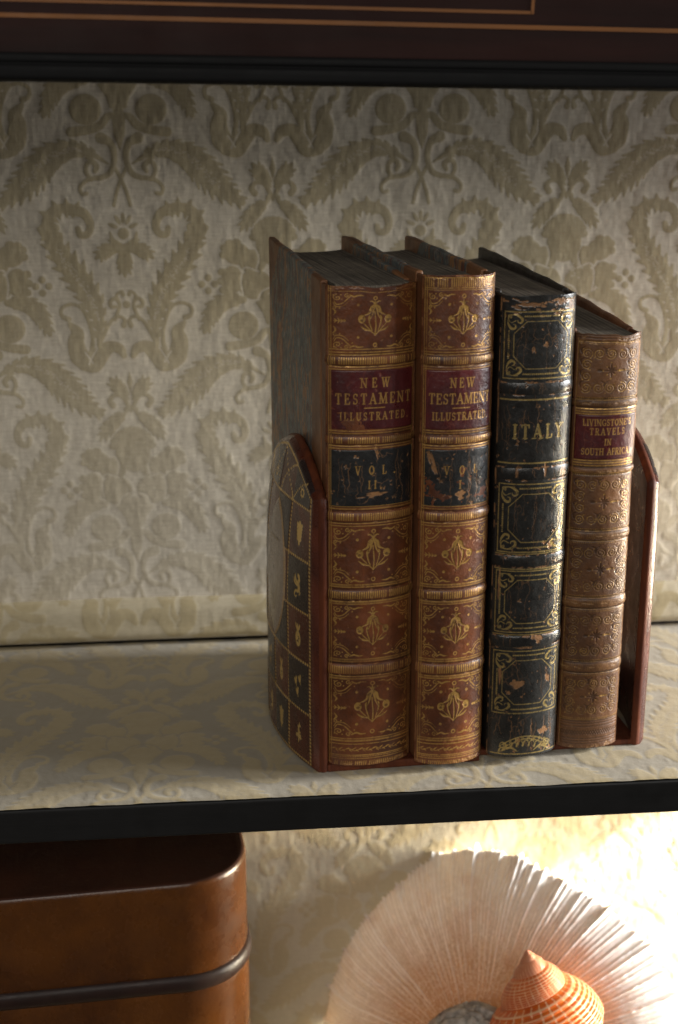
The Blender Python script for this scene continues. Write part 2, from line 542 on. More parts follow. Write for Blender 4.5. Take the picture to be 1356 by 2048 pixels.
M['damask_cove'] = damask('damask_cove', (.45, .395, .29), (.37, .305, .18), (.34, .28, .165), .5)
M['damask_lower'] = damask('damask_lower', (.68, .61, .47), (.64, .54, .35), (.59, .49, .30), .3)


def page_mat(name, hi, lo):
    k = NT(name)
    ln = k.noise(1300, k.coord((1, .012, .012)), 4, .75)
    col = k.mix(k.ramp(ln, [(.36, 0.0), (.64, 1.0)]), lo, hi)
    dirt = k.noise(60, None, 6, .7)
    col = k.mix(k.ramp(dirt, [(.4, 0.0), (.7, .6)]), col, tuple(c * .5 for c in lo))
    k.set('Base Color', col)
    k.set('Roughness', .8)
    k.bump(ln, .6, .0006)
    return k.m


M['pages'] = page_mat('dusty_page_edges', (.30, .25, .19), (.05, .041, .033))


def marbled():
    k = NT('marbled_paper_board')
    v = k.coord((1, 1, .38))
    f1 = k.noise(46, v, 5, .6, 2.6)
    f2 = k.noise(90, v, 4, .6, 3.2)
    f3 = k.noise(200, v, 3, .6, 2.0)
    col = k.ramp(f1, [(.34, (.10, .045, .028)), (.42, (.12, .13, .125)), (.47, (.045, .07, .08)), (.52, (.15, .16, .145)), (.565, (.05, .075, .09)), (.61, (.36, .165, .05)), (.67, (.12, .075, .055))])
    col = k.mix(k.ramp(f2, [(.56, 0.0), (.60, .85)]), col, (.30, .145, .05))
    col = k.mix(k.ramp(f2, [(.38, .8), (.43, 0.0)]), col, (.11, .030, .020))
    col = k.mix(k.ramp(f3, [(.60, 0.0), (.65, .7)]), col, (.26, .25, .22))
    # leather spine strip and rear corners of the half binding
    tc = k.n('ShaderNodeTexCoord')
    sx = k.n('ShaderNodeSeparateXYZ')
    k.l(tc.outputs['Object'], sx.inputs[0])
    strip = k.math('LESS_THAN', sx.outputs[1], .036)
    su = k.math('ADD', sx.outputs[1], sx.outputs[2])
    corner = k.math('GREATER_THAN', su, .137 + .239 - .030)
    df = k.math('SUBTRACT', sx.outputs[1], sx.outputs[2])
    corner2 = k.math('GREATER_THAN', df, .137 - .030)
    lm = k.math('MAXIMUM', strip, k.math('MAXIMUM', corner, corner2))
    ln = k.noise(70, None, 6, .62)
    lcol = k.mix(k.ramp(ln, [(.3, 0.0), (.7, 1.0)]), (.10, .04, .018), (.25, .11, .042))
    col = k.mix(lm, col, lcol)
    k.set('Base Color', col)
    k.set('Roughness', k.ramp(k.noise(120), [(.3, .42), (.7, .6)]))
    h = k.math('ADD', k.math('MULTIPLY', lm, 1.0), k.math('MULTIPLY', k.noise(500), .4))
    k.bump(h, .4, .0004)
    return k.m


M['marbled'] = marbled()

# ------------------------------------------------------------------ damask figure: one repeat, half drop
TW, TH, PXM = 592, 844, 0.0002794


def damask_tile():
    pad = 320
    a = Art(-pad, TW + pad, -pad, TH + pad, 1.0)
    K = 'f'
    rr = random.Random(3)

    def leaf(cx, cy, pts, ws, serr, ang, mx, mid=True):
        sp_ = spline([(mx * x, y) for x, y in pts], 10)
        sp_ = [(cx + x, cy + y) for x, y in sp_]
        n = len(sp_)
        wd = np.interp(np.linspace(0, 1, n), np.linspace(0, 1, len(ws)), ws)
        a.path(K, sp_, list(wd * .82))
        acc = 0
        for i in range(1, n - 1):
            dx, dy = sp_[i + 1][0] - sp_[i - 1][0], sp_[i + 1][1] - sp_[i - 1][1]
            L = math.hypot(dx, dy) + 1e-6
            acc += L / 2
            if acc < serr: continue
            acc = 0
            tx, ty = dx / L, dy / L
            for sd in (1, -1):
                h = wd[i] / 2
                if h < 6: continue
                t0 = math.atan2(ty, tx) + sd * ang
                ex, ey = sp_[i][0] - sd * ty * h * .72, sp_[i][1] + sd * tx * h * .72
                ln = max(9, h * .62)
                a.seg(K, ex, ey, ex + math.cos(t0) * ln, ey + math.sin(t0) * ln, max(9, serr * .76), 4.5)
        if mid:
            for i in range(int(n * .25), int(n * .8)):
                if wd[i] < 26: continue
                for q in range(3):
                    ox, oy = rr.uniform(-.12, .12) * wd[i], rr.uniform(-.12, .12) * wd[i]
                    a.ell(K, sp_[i][0] + ox, sp_[i][1] + oy, 1.7, 1.0, .4 * mx, .75, True)

    def st(cx, cy, pts, w, mx, sub=False, v=1):
        sp_ = spline([(mx * x, y) for x, y in pts], 7)
        a.path(K, [(cx + x, cy + y) for x, y in sp_], w, v, sub)

    def motif(cx, cy):
        E = lambda x, y, rx, ry=None, an=0, sub=False, v=1.0: a.ell(K, cx + x, cy + y, rx, ry, an, v, sub)
        for mx in (-1, 1):
            # flower head
            for x, y, rx, ry in ((0, 66, 36, 42), (-74, 84, 26, 22), (-42, 100, 28, 24), (-84, 136, 22, 28), (-38, 146, 34, 30)):
                E(mx * x, y, rx, ry)
            for an in np.linspace(-2.9, -1.57, 6):
                E(mx * 39 * math.cos(an), 62 + 44 * math.sin(an), 11, 8, 0)
            for x, y in ((-97, 72), (-88, 64), (-74, 62), (-99, 86), (-103, 120), (-105, 138), (-101, 156)): E(mx * x, y, 10, 8)
            leaf(cx, cy, [(-62, 176), (-95, 178), (-122, 196), (-142, 240)], [18, 36, 40, 12], 13, .45, mx, False)
            st(cx, cy, [(-30, 120), (-58, 112), (-66, 140), (-62, 168)], 3.2, mx, True)
            st(cx, cy, [(-42, 62), (-30, 92), (-36, 118)], 3.2, mx, True)
            for q in range(16): E(mx * rr.uniform(2, 42), rr.uniform(108, 142), 2.3, 1.5, 0, True, .8)
            st(cx, cy, [(-4, 150), (-24, 160), (-34, 178)], 3, mx, True)
            E(mx * -63, 228, 37, 36, 0, True)
            E(mx * -63, 228, 31, 29)
            a.poly(K, [(cx, cy + 160), (cx + mx * -38, cy + 182), (cx + mx * -22, cy + 205), (cx + mx * -16, cy + 226), (cx, cy + 228)])
            st(cx, cy, [(-4, 240), (-20, 241), (-36, 258), (-60, 266), (-92, 270)], [10, 15, 17, 18, 20], mx)
            a.path(K, [(cx, cy + 228), (cx, cy + 250), (cx, cy + 275), (cx, cy + 304)], [20, 26, 22, 2])
            st(cx, cy, [(-36, 281), (-18, 291), (-11, 318), (-20, 346), (-38, 356), (-64, 360), (-80, 374), (-77, 387), (-68, 386)], [22, 15, 12, 12, 11, 9, 8, 8, 9], mx)
            st(cx, cy, [(-58, 360), (-67, 345), (-64, 330), (-54, 326), (-46, 335), (-50, 344)], [9, 9, 10, 11, 12, 9], mx)
            st(cx, cy, [(-11, 338), (0, 359), (10, 385), (16, 409)], 8, mx)
            leaf(cx, cy, [(-23, 330), (-54, 312), (-90, 302), (-134, 317), (-167, 348), (-198, 380), (-236, 406)], [5, 16, 34, 56, 62, 46, 16], 15, .62, mx)
            # tall curled leaves
            leaf(cx, cy, [(-146, 440), (-142, 470), (-121, 510), (-93, 550), (-70, 590), (-58, 625), (-56, 655), (-60, 678)], [30, 36, 46, 52, 46, 32, 16, 7], 20, 2.3, mx)
            leaf(cx, cy, [(-74, 426), (-102, 414), (-133, 420), (-147, 444), (-140, 474)], [15, 22, 26, 30, 31], 18, 1.5, mx, False)
            st(cx, cy, [(-104, 416), (-76, 424), (-64, 446), (-70, 464), (-84, 466), (-88, 454)], [24, 20, 17, 15, 14, 12], mx)
            # small flower
            for an in (-2.75, -2.1, -1.57): E(mx * 21 * math.cos(an), 458 + 24 * math.sin(an), 11, 4.5, an if mx > 0 else math.pi - an)
            st(cx, cy, [(-26, 462), (-21, 478), (-6, 488), (0, 489)], [5, 11, 12, 10], mx)
            leaf(cx, cy, [(-2, 494), (-20, 490), (-40, 500), (-56, 512)], [10, 26, 24, 8], 9, .6, mx, False)
            leaf(cx, cy, [(0, 492), (0, 512), (0, 530), (0, 549)], [12, 30, 26, 6], 10, .5, mx, False)
            for ox, oy in ((0, -13), (0, 13), (13, 0), (-13, 0)): E(mx * -164 + ox, 566 + oy, 7.5)
            # scroll pair
            st(cx, cy, [(-116, 632), (-128, 626), (-128, 610), (-108, 602), (-88, 612), (-75, 642), (-70, 674), (-74, 700)], [12, 9, 8, 8, 8, 8, 9, 12], mx)
            st(cx, cy, [(-114, 642), (-100, 660), (-104, 680), (-98, 708), (-86, 724)], [10, 26, 34, 40, 26], mx)
            st(cx, cy, [(-92, 726), (-70, 724), (-56, 706), (-38, 690), (-18, 693), (-9, 708)], [22, 36, 34, 26, 22, 12], mx)
            st(cx, cy, [(-86, 700), (-78, 712), (-72, 722)], 3, mx, True)
            st(cx, cy, [(-62, 692), (-74, 712), (-80, 724)], 3, mx, True)
            st(cx, cy, [(-58, 684), (-34, 640), (-16, 628), (-5, 635), (-7, 646)], [10, 8, 7, 8, 12], mx)
            st(cx, cy, [(-24, 634), (-14, 606), (-22, 592), (-32, 598), (-30, 608), (-22, 608)], [8, 8, 8, 9, 9, 7], mx)
            st(cx, cy, [(-15, 600), (-19, 586), (-9, 578), (-6, 584)], [8, 7, 7, 9], mx)
            E(0, 604, 8)
            # fleur
            o = 422
            a.path(K, [(cx, cy + 320 + o), (cx, cy + 340 + o), (cx, cy + 362 + o)], [2, 13, 2])
            leaf(cx, cy, [(-4, 376 + o), (-16, 360 + o), (-28, 346 + o), (-39, 332 + o)], [6, 24, 28, 8], 10, .5, mx, False)
            st(cx, cy, [(-3, 394 + o), (-16, 371 + o), (-32, 367 + o), (-42, 378 + o), (-36, 388 + o)], [10, 9, 9, 12, 14], mx)
            E(mx * -10, 398 + o, 5.5, 7)
            E(0, 398 + o, 4, 6)
            leaf(cx, cy, [(-10, 404 + o), (-28, 416 + o), (-48, 436 + o), (-66, 462 + o)], [8, 26, 30, 5], 12, .45, mx, False)
        a.ring(K, cx, cy + 464, 14, 3.0)
        E(0, 464, 16, 16, 0, True)
        E(0, 464, 11.5)

    for ox in (-TW, 0, TW):
        for oy in (-TH, 0, TH):
            for hx, hy in ((0, 0), (TW / 2, TH / 2)):
                cx, cy = ox + hx, oy + hy
                if -pad - 260 < cx < TW + pad + 260 and -pad - 900 < cy < TH + pad + 100:
                    if cx + 260 > 0 and cx - 260 < TW and cy + 890 > 0 and cy < TH: motif(cx, cy)
    f = a.c(K)[pad:pad + TH, pad:pad + TW].copy()
    return f


TILE = damask_tile()


def blur(a, r):
    k = np.exp(-.5 * (np.arange(-3 * r, 3 * r + 1) / r) ** 2)
    k /= k.sum()
    out = np.zeros_like(a)
    for i, w in zip(range(-3 * r, 3 * r + 1), k): out += w * np.roll(a, i, 0)
    o2 = np.zeros_like(a)
    for i, w in zip(range(-3 * r, 3 * r + 1), k): o2 += w * np.roll(out, i, 1)
    return o2


TILE_H = .7 * blur(TILE, 2) + .3 * blur(TILE, 5)


def tsample(T, U, V):
    """U, V in metres from a column's origin (V downward)"""
    u, v = (U / PXM) % TW, (V / PXM) % TH
    i, j = u.astype(int) % TW, v.astype(int) % TH
    fu, fv = u - np.floor(u), v - np.floor(v)
    i1, j1 = (i + 1) % TW, (j + 1) % TH
    return (T[j, i] * (1 - fu) + T[j, i1] * fu) * (1 - fv) + (T[j1, i] * (1 - fu) + T[j1, i1] * fu) * fv


def axis(lo, a, b, hi, step, coarse):
    """fine between a and b, coarse out to lo and hi"""
    p = [np.linspace(lo, a, max(2, int((a - lo) / coarse) + 1))[:-1]] if a > lo else []
    p.append(np.linspace(a, b, int((b - a) / step) + 1))
    if hi > b: p.append(np.linspace(b, hi, max(2, int((hi - b) / coarse) + 1))[1:])
    return np.concatenate(p)


# ------------------------------------------------------------------ the cabinet
WY = 0.205
XL, XR, XS = -0.55, 1.05, 0.47  # shelf's unseen right end cut short so its edge shadows the sunbeam
cab = tag(empty('display_cabinet', (0.05, 0.0, -0.36)), 'black edged display cabinet lined with cream damask below an inlaid mahogany drawer', 'cabinet')
CB = Vector((0.05, 0.0, -0.36))


def in_cab(o):
    o.parent = cab
    o.location = -CB
    return o


def cloth(name, X, V, place, mat, amp, ox, oy, seed, wob=.0006, fade_or_sheen=None):
    XX, VV = np.meshgrid(X, V)
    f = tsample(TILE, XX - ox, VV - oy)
    if fade_or_sheen is not None: f = f * fade_or_sheen(XX, VV)
    h = tsample(TILE_H, XX - ox, VV - oy)
    n1 = vnoise(XX + 3, VV + 3, .05, seed, 4) - .5
    n2 = vnoise(XX * 1.0 + 5, VV * .6 + 5, .0032, seed + 1, 2) - .5
    P = place(XX, VV, amp * h + wob * n1 + .00022 * n2)
    return in_cab(grid(name, P, mat, None, {'figure': f}))


# wall cloth: a column of the figure stands at X -0.042, its crossed stems 380 units down lie at z 0.264
def wall_place(X, V, h): return np.stack([X, WY - h, -V], -1)


OX, OYW = -0.042, -0.2639 - 380 * PXM
wx = axis(XL, -.24, .40, XR, .00056, .01)
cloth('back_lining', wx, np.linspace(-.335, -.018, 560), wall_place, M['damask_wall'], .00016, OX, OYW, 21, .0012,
      fade_or_sheen=lambda X, V: .42 + .58 * np.clip((-V + .05 * vnoise(X + 2, V + 2, .06, 66, 3) - .10) / .12, 0, 1))  # weaker figure low down: satin sheen put into the cloth colour
cloth('back_lining', axis(XL, -.14, .36, XR, .0007, .01), np.linspace(.0185, .345, 460), wall_place, M['damask_lower'], .00016, OX - .03, OYW + .05, 31, .002)

# padded strip along the foot of the wall
prof = spline([(.2045, .0265), (.2005, .0250), (.1965, .0205), (.1940, .0125), (.1925, .0070), (.1945, .0035), (.1985, .0020)], 12)
prof = np.array(prof)
ps = np.concatenate([[0], np.cumsum(np.hypot(*np.diff(prof, axis=0).T))])


def cove_place(X, V, h):
    y = np.interp(V, ps, prof[:, 0]) + vnoise(X + 2, V + 2, .09, 77, 2) * .0012
    z = np.interp(V, ps, prof[:, 1]) + (vnoise(X + 2, V * 0 + 2, .12, 78, 3) - .5) * .0022 * np.interp(V, ps, np.linspace(1, 0, len(ps)))
    return np.stack([X, y - h * .8, z + h * .3], -1)


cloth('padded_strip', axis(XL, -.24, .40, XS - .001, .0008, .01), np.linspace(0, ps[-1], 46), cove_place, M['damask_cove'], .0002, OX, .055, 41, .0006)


# shelf with black edge and damask lining
def floor_place(X, V, h):
    e = np.clip((.004 - (0.1985 - V)) / .004, 0, 1)
    fr = (vnoise(X + 4, X * 0 + 4, .012, 90, 3) - .5) * .0012
    y = np.where(V > .1970, .1985 - V + fr, .1985 - V)
    return np.stack([X, y, .0002 + h - .0006 * e ** 2], -1)


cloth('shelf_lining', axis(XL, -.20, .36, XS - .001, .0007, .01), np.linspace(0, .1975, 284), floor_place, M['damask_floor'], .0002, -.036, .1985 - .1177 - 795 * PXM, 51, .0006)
shelf = box('shelf', (XL, XS, .0, .2100, -.0175, -.0006), M['ebony'], cab, .0012, 3)
shelf.location = -CB
in_cab(box('lower_shelf', (XL, XR, -.005, .2100, -.362, -.345), M['lower_wood'], None, .0012))
in_cab(box('top_board', (XL, .995, -.018, .2100, .3215, .3305), M['ebony'], None, .001))  # unseen right end trimmed so the sunbeam passes under
in_cab(box('back_board', (XL, XR, .2110, .2230, -.362, .52), M['lower_wood'], None, .001))
# black moulding: a reeded run under the drawer
mp = spline([(-.020, .3198), (-.027, .3199), (-.0300, .3210), (-.0305, .3232), (-.0302, .3255), (-.0290, .3266), (-.0296, .3278), (-.0292, .3298), (-.0270, .3306), (-.019, .3307)], 8)
mp = np.array(mp)
mx_ = np.linspace(XL, XR, 220)
P = np.zeros((len(mp), len(mx_), 3))
P[..., 0] = mx_[None]
P[..., 1] = mp[:, 0][:, None]
P[..., 2] = mp[:, 1][:, None] - .0150 * (mx_[None] - .05)
in_cab(grid('moulding', P, M['moulding']))
drawer = box('drawer_front', (XL, XR, -.028, -.012, .3300, .50), M['mahogany'], cab, .0015)
drawer.location = -CB + Vector((0, 0, 0))
drawer.rotation_euler = (0, math.radians(.8), 0)


def strip(name, pts, w):
    """flat inlay strings let into the drawer, 0.3 mm proud"""
    bm = bmesh.new()
    for (xa, za), (xb, zb) in zip(pts[:-1], pts[1:]):
        d = Vector((xb - xa, zb - za)).normalized() * w / 2
        nx, nz = -d.y, d.x
        c = [(xa - d.x + nx, za - d.y + nz), (xb + d.x + nx, zb + d.y + nz), (xb + d.x - nx, zb + d.y - nz), (xa - d.x - nx, za - d.y - nz)]
        f = [bm.verts.new((x, -.0283, z)) for x, z in c]
        b = [bm.verts.new((x, -.0270, z)) for x, z in c]
        bm.faces.new(f)
        for i in range(4): bm.faces.new([f[i], f[(i + 1) % 4], b[(i + 1) % 4], b[i]])
    o = bm_obj(name, bm, M['inlay'], drawer)
    return o


zl_ = lambda x: .3437 - .0055 * (x - .055)
strip('inlay_line', [(XL, zl_(XL)), (XR, zl_(XR))], .0016)
strip('inlay_line', [(XL, zl_(XL) + .0054), (.1240, zl_(.124) + .0054)], .0012)
strip('inlay_line', [(.1249, zl_(.1249) + .0054), (.1268, .47)], .0012)

# ------------------------------------------------------------------ books
RB = math.radians(3.5)
O0 = np.array([0.0543, 0.0235, 0.0])
EX = np.array([math.cos(RB), math.sin(RB), 0])
EY = np.array([-math.sin(RB), math.cos(RB), 0])


def stand_pt(u, v, z=0.0): return O0 + u * EX + v * EY + np.array([0, 0, z])


class Spine:
    """rounded back: x = hw sin(phi)/sin(pm), y = sag*(1-cos phi)/(1-cos pm)"""

    def __init__(s, w, sag, pm=72):
        s.hw, s.sag, s.pm = w / 2, sag, math.radians(pm)
        ph = np.linspace(-s.pm, s.pm, 801)
        x, y = s.xy(ph)
        L = np.concatenate([[0], np.cumsum(np.hypot(np.diff(x), np.diff(y)))])
        s.ph, s.L, s.arc = ph, L - L[-1] / 2, L[-1]

    def xy(s, ph):
        return s.hw * np.sin(ph) / math.sin(s.pm), s.sag * (1 - np.cos(ph)) / (1 - math.cos(s.pm))

    def at(s, u, off=0.0):
        ph = np.interp(u, s.L, s.ph)
        x, y = s.xy(ph)
        tx, ty = s.hw * np.cos(ph) / math.sin(s.pm), s.sag * np.sin(ph) / (1 - math.cos(s.pm))
        l = np.hypot(tx, ty)
        return x + ty / l * off, y - tx / l * off

    def u_of_x(s, fx):
        """arc position of a place fx (-1..1) across the width"""
        ph = np.arcsin(np.clip(fx, -1, 1) * math.sin(s.pm))
        return float(np.interp(ph, s.ph, s.L))


def spine_patch(name, S, art, z0, z1, off, mat, parent, u0=None, u1=None, step=.00028, top=None, seed=0, bulge=None, emb=.00005, blind=.00009):
    u0 = -S.arc / 2 if u0 is None else u0
    u1 = S.arc / 2 if u1 is None else u1
    u = np.linspace(u0, u1, int((u1 - u0) / step) + 2)
    z = np.linspace(z0, z1, int((z1 - z0) / step) + 2)
    U, Z = np.meshgrid(u, z)
    A = np.stack([art.sample('g', U * 1000, Z * 1000), art.sample('w', U * 1000, Z * 1000), art.sample('b', U * 1000, Z * 1000), np.ones_like(U)], -1)
    h = off - emb * A[..., 0] - .00009 * A[..., 1] - blind * A[..., 2]
    h = h + .0005 * (vnoise(U + 1, Z + 1, .03, 100 + seed, 3) - .5) + .00016 * (vnoise(U + 1, Z + 1, .0022, 130 + seed, 3) - .5)
    t = (Z - z0) / (z1 - z0)
    if bulge is not None:
        h = h + bulge * np.clip(np.sin(np.pi * t), 0, 1) ** .55
    elif off:
        e = np.minimum(np.minimum(t, 1 - t) * (z1 - z0), np.minimum(U - u0, u1 - U))
        h = h - (off + .0002) * np.clip(1 - e / .0004, 0, 1)
    X, Y = S.at(U, h)
    Zt = Z
    if top is not None:
        # worn, uneven head of the spine
        Zt = Z + top(U) * np.clip((Z - (z1 - .02)) / .02, 0, 1) ** 2
    P = np.stack([X, Y, Zt], -1)
    if bulge is None and not off:
        # give the leather its thickness: fold back over head and tail
        Xi, Yi = S.at(u, -.0012)
        hd = np.stack([Xi, Yi, Zt[-1] - .0004], -1)
        tl = np.stack([Xi, Yi, Zt[0] + .0004], -1)
        hd2 = np.stack([Xi, Yi, Zt[-1] - .012], -1)
        P = np.concatenate([tl[None], P, hd[None], hd2[None]], 0)
        A = np.concatenate([A[:1], A, A[-1:], A[-1:]], 0)
        A[-2:, :, :3] = 0
    return grid(name, P, mat, parent, {'art': A})


def boards(book, S, D, H, mats, jz, th=.0036):
    for sx, m in ((-1, mats[0]), (1, mats[1])):
        x0, x1 = (-S.hw, -S.hw + th) if sx < 0 else (S.hw - th, S.hw)
        xa, xb = sorted((sx * (S.hw - .0004), sx * (S.hw - .0024)))
        bm_obj('joint', box_bm(xa, xb, S.sag - .0012, S.sag + .0105, .0008, jz, .0007, 2), M['board_black'] if m is M['board_black'] else M['board_leather'], book)
        bm = box_bm(x0, x1, S.sag + .0095, D, .0004, H, .0014, 4)
        # cut the board up so that it can warp a little
        bmesh.ops.subdivide_edges(bm, edges=[e for e in bm.edges if e.calc_length() > .05], cuts=10, use_grid_fill=True)
        for v in bm.verts:
            t = (v.co.y - S.sag) / D
            v.co.x += sx * .0006 * (t * t - .2 * t) * (v.co.z / H)
            v.co.z += .0003 * math.sin(v.co.y * 160 + sx)
            if v.co.z > H * .5:
                q = min(1.0, max(0.0, 1 - (v.co.y - S.sag - .0095) / (D - S.sag - .0095)))
                v.co.z -= (H - jz - .0008) * q ** 1.2
        bm_obj('board', bm, m, book)


def text_block(book, S, D, H, th=.0038):
    n = 36
    us = np.linspace(-S.arc / 2, S.arc / 2, n)
    x, y = S.at(us, -.0016)
    hw = S.hw - th
    x = np.clip(x, -hw, hw)
    out = [(a, b) for a, b in zip(x, y)]
    back = [(hw * c, D - .005 - .003 * (1 - c * c)) for c in np.linspace(1, -1, 16)]
    poly = out + back
    bm = bmesh.new()
    zt = H - .0040
    rows = []
    for z in (.003, zt):
        rows.append([bm.verts.new((px, py, z + (.0006 * (px / hw) ** 2 if z > .1 else 0))) for px, py in poly])
    m = len(poly)
    for i in range(m): bm.faces.new([rows[0][i], rows[0][(i + 1) % m], rows[1][(i + 1) % m], rows[1][i]])
    bm.faces.new(rows[1])
    bm.faces.new(list(reversed(rows[0])))
    return bm_obj('pages', bm, M['pages'], book)


def scatter_wear(a, rng, u0, u1, z0, z1, n, rmax, v=1.0):
    for _ in range(n):
        x, y, r = rng.uniform(u0, u1), rng.uniform(z0, z1), rng.uniform(.15, rmax)
        for q in range(rng.randint(3, 7)):
            a.ell('w', x + rng.gauss(0, r * .8), y + rng.gauss(0, r * .8), r * rng.uniform(.4, 1), r * rng.uniform(.3, .9), rng.uniform(0, 3), v * rng.uniform(.6, 1))


def wear_patch(a, rng, x, y, rx, ry, ang=0, n=14):
    for q in range(n):
        s, t = rng.gauss(0, .45), rng.gauss(0, .45)
        a.ell('w', x + s * rx * math.cos(ang) - t * ry * math.sin(ang), y + s * rx * math.sin(ang) + t * ry * math.cos(ang), rx * rng.uniform(.25, .5), ry * rng.uniform(.25, .6), ang)


def crack_lines(a, rng, u0, u1, z0, z1, n, w=.22):
    for _ in range(n):
        x, y = rng.uniform(u0, u1), z1 - rng.uniform(0, .3) * (z1 - z0)
        ln = rng.uniform(.3, 1.0) * (z1 - z0)
        pts = [(x, y)]
        while pts[0][1] - pts[-1][1] < ln and pts[-1][1] > z0:
            pts.append((pts[-1][0] + rng.gauss(0, .28), pts[-1][1] - rng.uniform(.5, 1.2)))
        a.path('w', pts, [w * .5, w * rng.uniform(.6, 1.5), w * .4], rng.uniform(.3, .85))


def hline(a, u, z, w=.35, k='g', v=1.0, sag=0.0):
    a.seg(k, -u, z, u, z, w, None, v)


def rule3(a, u, z, gap=.95):
    for q in (-gap, 0, gap): hline(a, u, z + q, .42 if q else .5, 'g', .95)


def beads(a, x0, z0, x1, z1, pitch, r, k='g', v=1.0):
    n = max(2, int(math.hypot(x1 - x0, z1 - z0) / pitch))
    for i in range(n + 1):
        t = i / n
        a.ell(k, x0 + (x1 - x0) * t, z0 + (z1 - z0) * t, r, r, 0, v)


def ticks(a, u, z0, z1, pitch, w, v=1.0, lean=0.0, rng=None):
    x = -u
    while x <= u:
        if rng is None or rng.random() > .06: a.seg('g', x - lean, z0, x + lean, z1, w, None, v)
        x += pitch


def bluebell(a, x, y, s):
    """centre ornament: nodding flower over a stem with two round buds and leaves; s = mm per unit"""
    for k, g in (('b', .6), ('g', .5)):
        p = lambda pts: [(x + px * s, y + py * s) for px, py in pts]
        a.path(k, spline(p([(0, -1.95), (.1, -.8), (0, .6), (-.05, 1.2)]), 5), [.35 * s * g, .22 * s * g, .26 * s * g])
        for m in (-1, 1):
            a.path(k, spline(p([(0, 2.2), (.5 * m, 1.7), (.75 * m, 1.0), (1.5 * m, .62)]), 5), [.3 * s * g, .7 * s * g, .55 * s * g, .1 * s * g])
            a.path(k, spline(p([(0, 2.2), (.25 * m, 1.5), (.35 * m, .9), (.62 * m, .2)]), 5), [.5 * s * g, .62 * s * g, .4 * s * g, .1 * s * g])
            a.path(k, spline(p([(0, 2.2), (.35 * m, 2.6), (.7 * m, 2.6)]), 4), [.4 * s * g, .3 * s * g, .12 * s * g])
            a.ell(k, x + 1.75 * m * s, y + .15 * s, .46 * s, .54 * s)
            a.path(k, spline(p([(0, -1.95), (.75 * m, -1.2), (1.35 * m, -.55), (1.65 * m, -.2)]), 5), .2 * s * g)
            a.path(k, spline(p([(.55 * m, -1.4), (1.3 * m, -1.2), (1.9 * m, -.75)]), 4), [.2 * s * g, .5 * s * g, .1 * s * g])
            a.path(k, spline(p([(.4 * m, -1.4), (.75 * m, -.3), (.78 * m, .35), (.7 * m, .65)]), 4), [.16 * s * g, .3 * s * g, .5 * s * g, .2 * s * g])
        a.path(k, p([(0, 2.1), (0, 2.85)]), [.6 * s * g, .2 * s * g])
    for m in (-1, 1): a.ell('g', x + 1.75 * m * s, y - .02 * s, .22 * s, .18 * s, 0, .8, True)


def flourish(a, x, y, s, sx, sy):
    """corner ornament of scrolls and sprays, opening towards +sx, +sy"""
    p = lambda pts: [(x + sx * px * s, y + sy * py * s) for px, py in pts]
    a.path('g', p(spiral(1.1, 1.0, .75, 1.4, 2.0)), 0.173 * s)
    a.path('g', spline(p([(.5, 1.7), (1.0, 2.6), (2.0, 2.3), (2.8, 1.3), (3.4, .55)]), 5), [0.108 * s, 0.23 * s, 0.18 * s, 0.216 * s, 0.108 * s])
    a.path('g', spline(p([(.35, 2.1), (.9, 3.1), (2.1, 2.95), (3.0, 1.9)]), 5), [0.072 * s, 0.187 * s, 0.13 * s, 0.0576 * s])
    a.path('g', p(spiral(2.75, .55, .5, 1.2, 3.6)), 0.158 * s)
    a.path('g', spline(p([(3.2, .35), (3.9, .75), (4.6, .45), (5.4, .5)]), 4), [0.245 * s, 0.36 * s, 0.288 * s, 0.0864 * s])
    a.path('g', p(spiral(.55, 3.3, .42, 1.2, 1.0)), 0.144 * s)
    a.path('g', spline(p([(.4, 3.7), (.8, 4.4), (.45, 5.2)]), 4), [0.216 * s, 0.432 * s, 0.072 * s])
    for q in ((1.9, 1.35), (.45, .4), (1.7, .3), (3.6, 1.4), (1.5, 3.5)): a.ell('g', x + sx * q[0] * s, y + sy * q[1] * s, 0.144 * s)


def sprig(a, x, y, s, m):
    a.seg('g', x - m * 1.5 * s, y, x + m * 1.5 * s, y, .16 * s)
    for q, l in ((-.9, .7), (0, .9), (.8, .6)):
        for e in (1, -1): a.seg('g', x + m * q * s, y, x + m * (q - .4) * s, y + e * l * s * .75, .42 * s, .1 * s)
    a.ell('g', x + m * 1.3 * s, y, .42 * s, .3 * s)


def place_book(name, u0, u1, v, z, yaw, label):
    uc = (u0 + u1) / 2
    p = stand_pt(uc, v, z)
    b = tag(empty(name, tuple(p), RB + math.radians(yaw)), label, 'book', 'antique books in the leather book rack')
    d = float((p - CAM) @ _fh)
    return b, d, z


